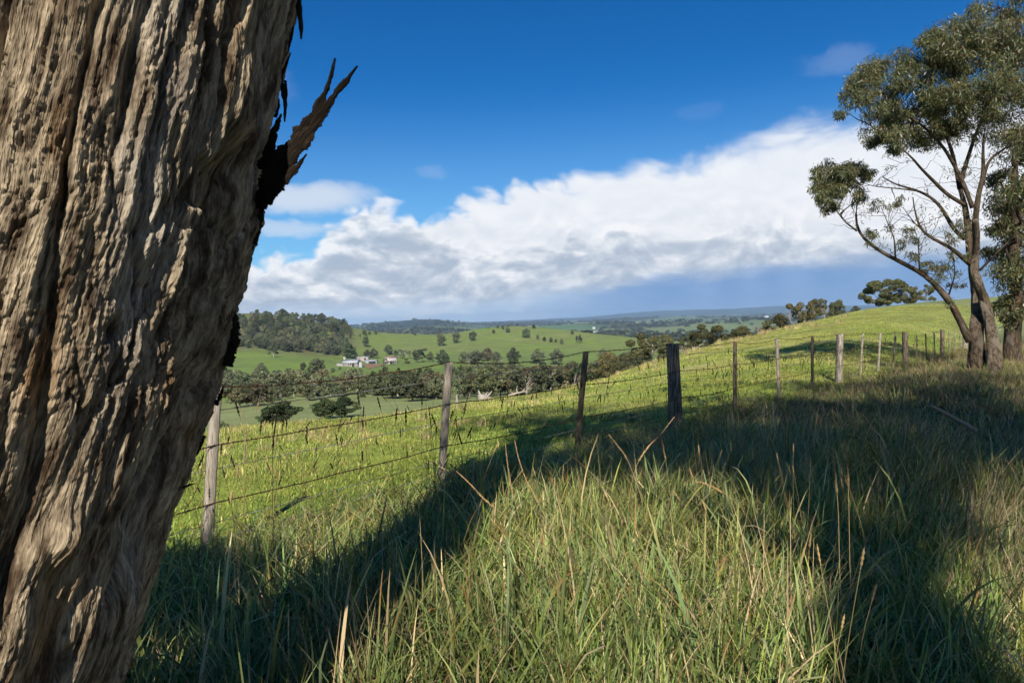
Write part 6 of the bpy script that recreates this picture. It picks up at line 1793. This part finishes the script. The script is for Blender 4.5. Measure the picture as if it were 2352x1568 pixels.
# ------------------------------------------------------------------ golden stems one can point at in the near grass
def hero_stems():
    rng = np.random.default_rng(71)
    GOLD = np.array((0.50, 0.38, 0.19)); HEAD = np.array((0.46, 0.33, 0.16))
    def stem(label, pts, d, head_from, r=0.0016, hr=0.0065, gold=GOLD, hcol=HEAD, dd=0.0):
        P = np.array([at(a, b, d + dd * i) for i, (a, b) in enumerate(pts)])
        x, y = P[0, 0], P[0, 1]; gz = float(H(x, y))
        if P[0, 2] > gz: P = np.vstack([[P[0, 0], P[0, 1], gz - 0.02], P])
        Q = smooth_path(P, 40)
        base = Q[0].copy()
        o = empty('grass_stem', base); tag(o, label, 'grass stem')
        L = np.concatenate([[0], np.cumsum(np.linalg.norm(np.diff(Q, axis=0), axis=1))]); s0 = L[-1] * head_from
        mb = MB(); mb.tube(Q - base, np.linspace(r * 1.4, r * 0.7, 40), 5, gold, cap=False); mb.build('stalk', DRY, o)
        hd = MB(); s = s0
        while s < L[-1]:
            c = np.array([np.interp(s, L, Q[:, k]) for k in range(3)]); c2 = np.array([np.interp(min(L[-1], s + 0.01), L, Q[:, k]) for k in range(3)])
            t = c2 - c; t = t / (np.linalg.norm(t) + 1e-9) if np.linalg.norm(t) > 1e-6 else np.array([0, 0, 1.0])
            f = 1 - 0.6 * ((s - s0) / (L[-1] - s0)) 
            for k in range(4):
                e = rng.normal(0, 1, 3); e -= t * e.dot(t); e /= np.linalg.norm(e)
                tip = c + t * hr * 2.2 + e * hr * f * rng.uniform(0.6, 1.2)
                hd.tube(np.array([c, 0.5 * (c + tip) + e * hr * 0.2 * f, tip]) - base, [0.0007, hr * 0.36 * f, 0.0004], 4, hcol * rng.uniform(0.7, 1.3), cap=False)
            s += hr * 1.1
        hd.build('seed_head', DRY, o)
    stem('long arching golden stem with a drooping head in front of the second post foot', [(1345, 1500), (1300, 1400), (1230, 1270), (1170, 1190), (1115, 1150), (1080, 1110), (1052, 1085)], 3.6, 0.78)
    stem('straight pale stem rising from the shade right of the big trunk', [(968, 1560), (970, 1450), (970, 1300), (966, 1220), (962, 1155)], 3.3, 0.97, r=0.0014)
    stem('upright golden stem with a knobbly head left of the third post foot', [(1215, 1300), (1200, 1220), (1185, 1160), (1172, 1110), (1165, 1060), (1161, 1020)], 4.4, 0.62)
    stem('golden stem leaning left with a long head below the third post', [(1290, 1290), (1262, 1210), (1235, 1150), (1205, 1095), (1190, 1050), (1183, 1015)], 4.4, 0.52)
    stem('arching stem whose long head hangs over the foot of the big post', [(1432, 1300), (1440, 1200), (1446, 1130), (1462, 1065), (1488, 1025), (1520, 995), (1548, 958)], 4.6, 0.66)
    stem('tall pale stem bending right in the middle of the lit grass', [(1505, 1360), (1490, 1240), (1470, 1130), (1440, 1050), (1400, 1000)], 4.5, 0.82)
    stem('thin upright stem beside the arching one below the big post', [(1560, 1330), (1545, 1180), (1530, 1060), (1515, 985)], 4.6, 0.80)
    stem('stem with a bristly head bowing right at the edge of the lit grass', [(1745, 1330), (1738, 1230), (1712, 1175), (1670, 1135), (1620, 1108), (1602, 1106)], 4.2, 0.80)
    stem('left of the tall stems in the dark grass, head leaning left', [(1935, 1540), (1932, 1400), (1928, 1290), (1926, 1180), (1920, 1100), (1912, 1028)], 3.3, 0.80)
    stem('tallest pale stem in the dark grass with a plump straight head', [(1968, 1560), (1958, 1420), (1952, 1300), (1950, 1180), (1948, 1090), (1942, 1020)], 3.2, 0.82)
    stem('right of the tall stems in the dark grass, leaning left to its head', [(2060, 1450), (2050, 1350), (2035, 1260), (2018, 1180), (2005, 1130), (1998, 1095)], 3.3, 0.80)
    stem('slender stem in the dark grass between the two tallest ones', [(2025, 1560), (2018, 1420), (1998, 1290), (1972, 1180), (1950, 1120), (1922, 1050)], 3.25, 0.88)
    stem('pale curved seed head lying level above the dark grass', [(2060, 1130), (2030, 1060), (2005, 1020), (1985, 1008), (1962, 998), (1940, 995)], 5.2, 0.62)
    stem('short stem with a brown head at the right edge of the lit grass', [(1855, 1330), (1858, 1270), (1862, 1230), (1866, 1190)], 3.7, 0.70)
    stem('dark headed stem crossing the first wire gap, right of the first post', [(560, 1330), (558, 1200), (560, 1080), (563, 1010), (567, 958)], 4.3, 0.72, hcol=np.array((0.50, 0.42, 0.28)))
    stem('tall dark stem with a black head in the first wire gap', [(628, 1250), (626, 1150), (626, 1050), (630, 990), (636, 955)], 4.4, 0.80, gold=np.array((0.06, 0.055, 0.03)), hcol=np.array((0.025, 0.020, 0.014)), hr=0.008)
hero_stems()

# ------------------------------------------------------------------ air between here and the far hills
def haze():
    zlo = float(GZ.min()) - 2.0; zhi = max(float(GZ.max()) + 25.0, 120.0)
    mb = MB(); mb.box((-14900, -14900, zlo), (14900, 14900, zhi))
    m = bpy.data.materials.new('air'); m.use_nodes = True; nt = m.node_tree; nt.nodes.clear(); g = G(nt)
    out = g.node('ShaderNodeOutputMaterial'); v = g.node('ShaderNodeVolumePrincipled')
    v.inputs['Color'].default_value = (0.46, 0.70, 1.0, 1); v.inputs['Density'].default_value = HAZE
    v.inputs['Anisotropy'].default_value = 0.0
    g.l.new(v.outputs[0], out.inputs['Volume'])
    m.cycles.homogeneous_volume = True
    o = mb.build('haze', m, None, False); tag(o, 'thin blue air haze over the valley and plain', 'haze', kind='stuff')
HAZE = 8.0e-5
haze()
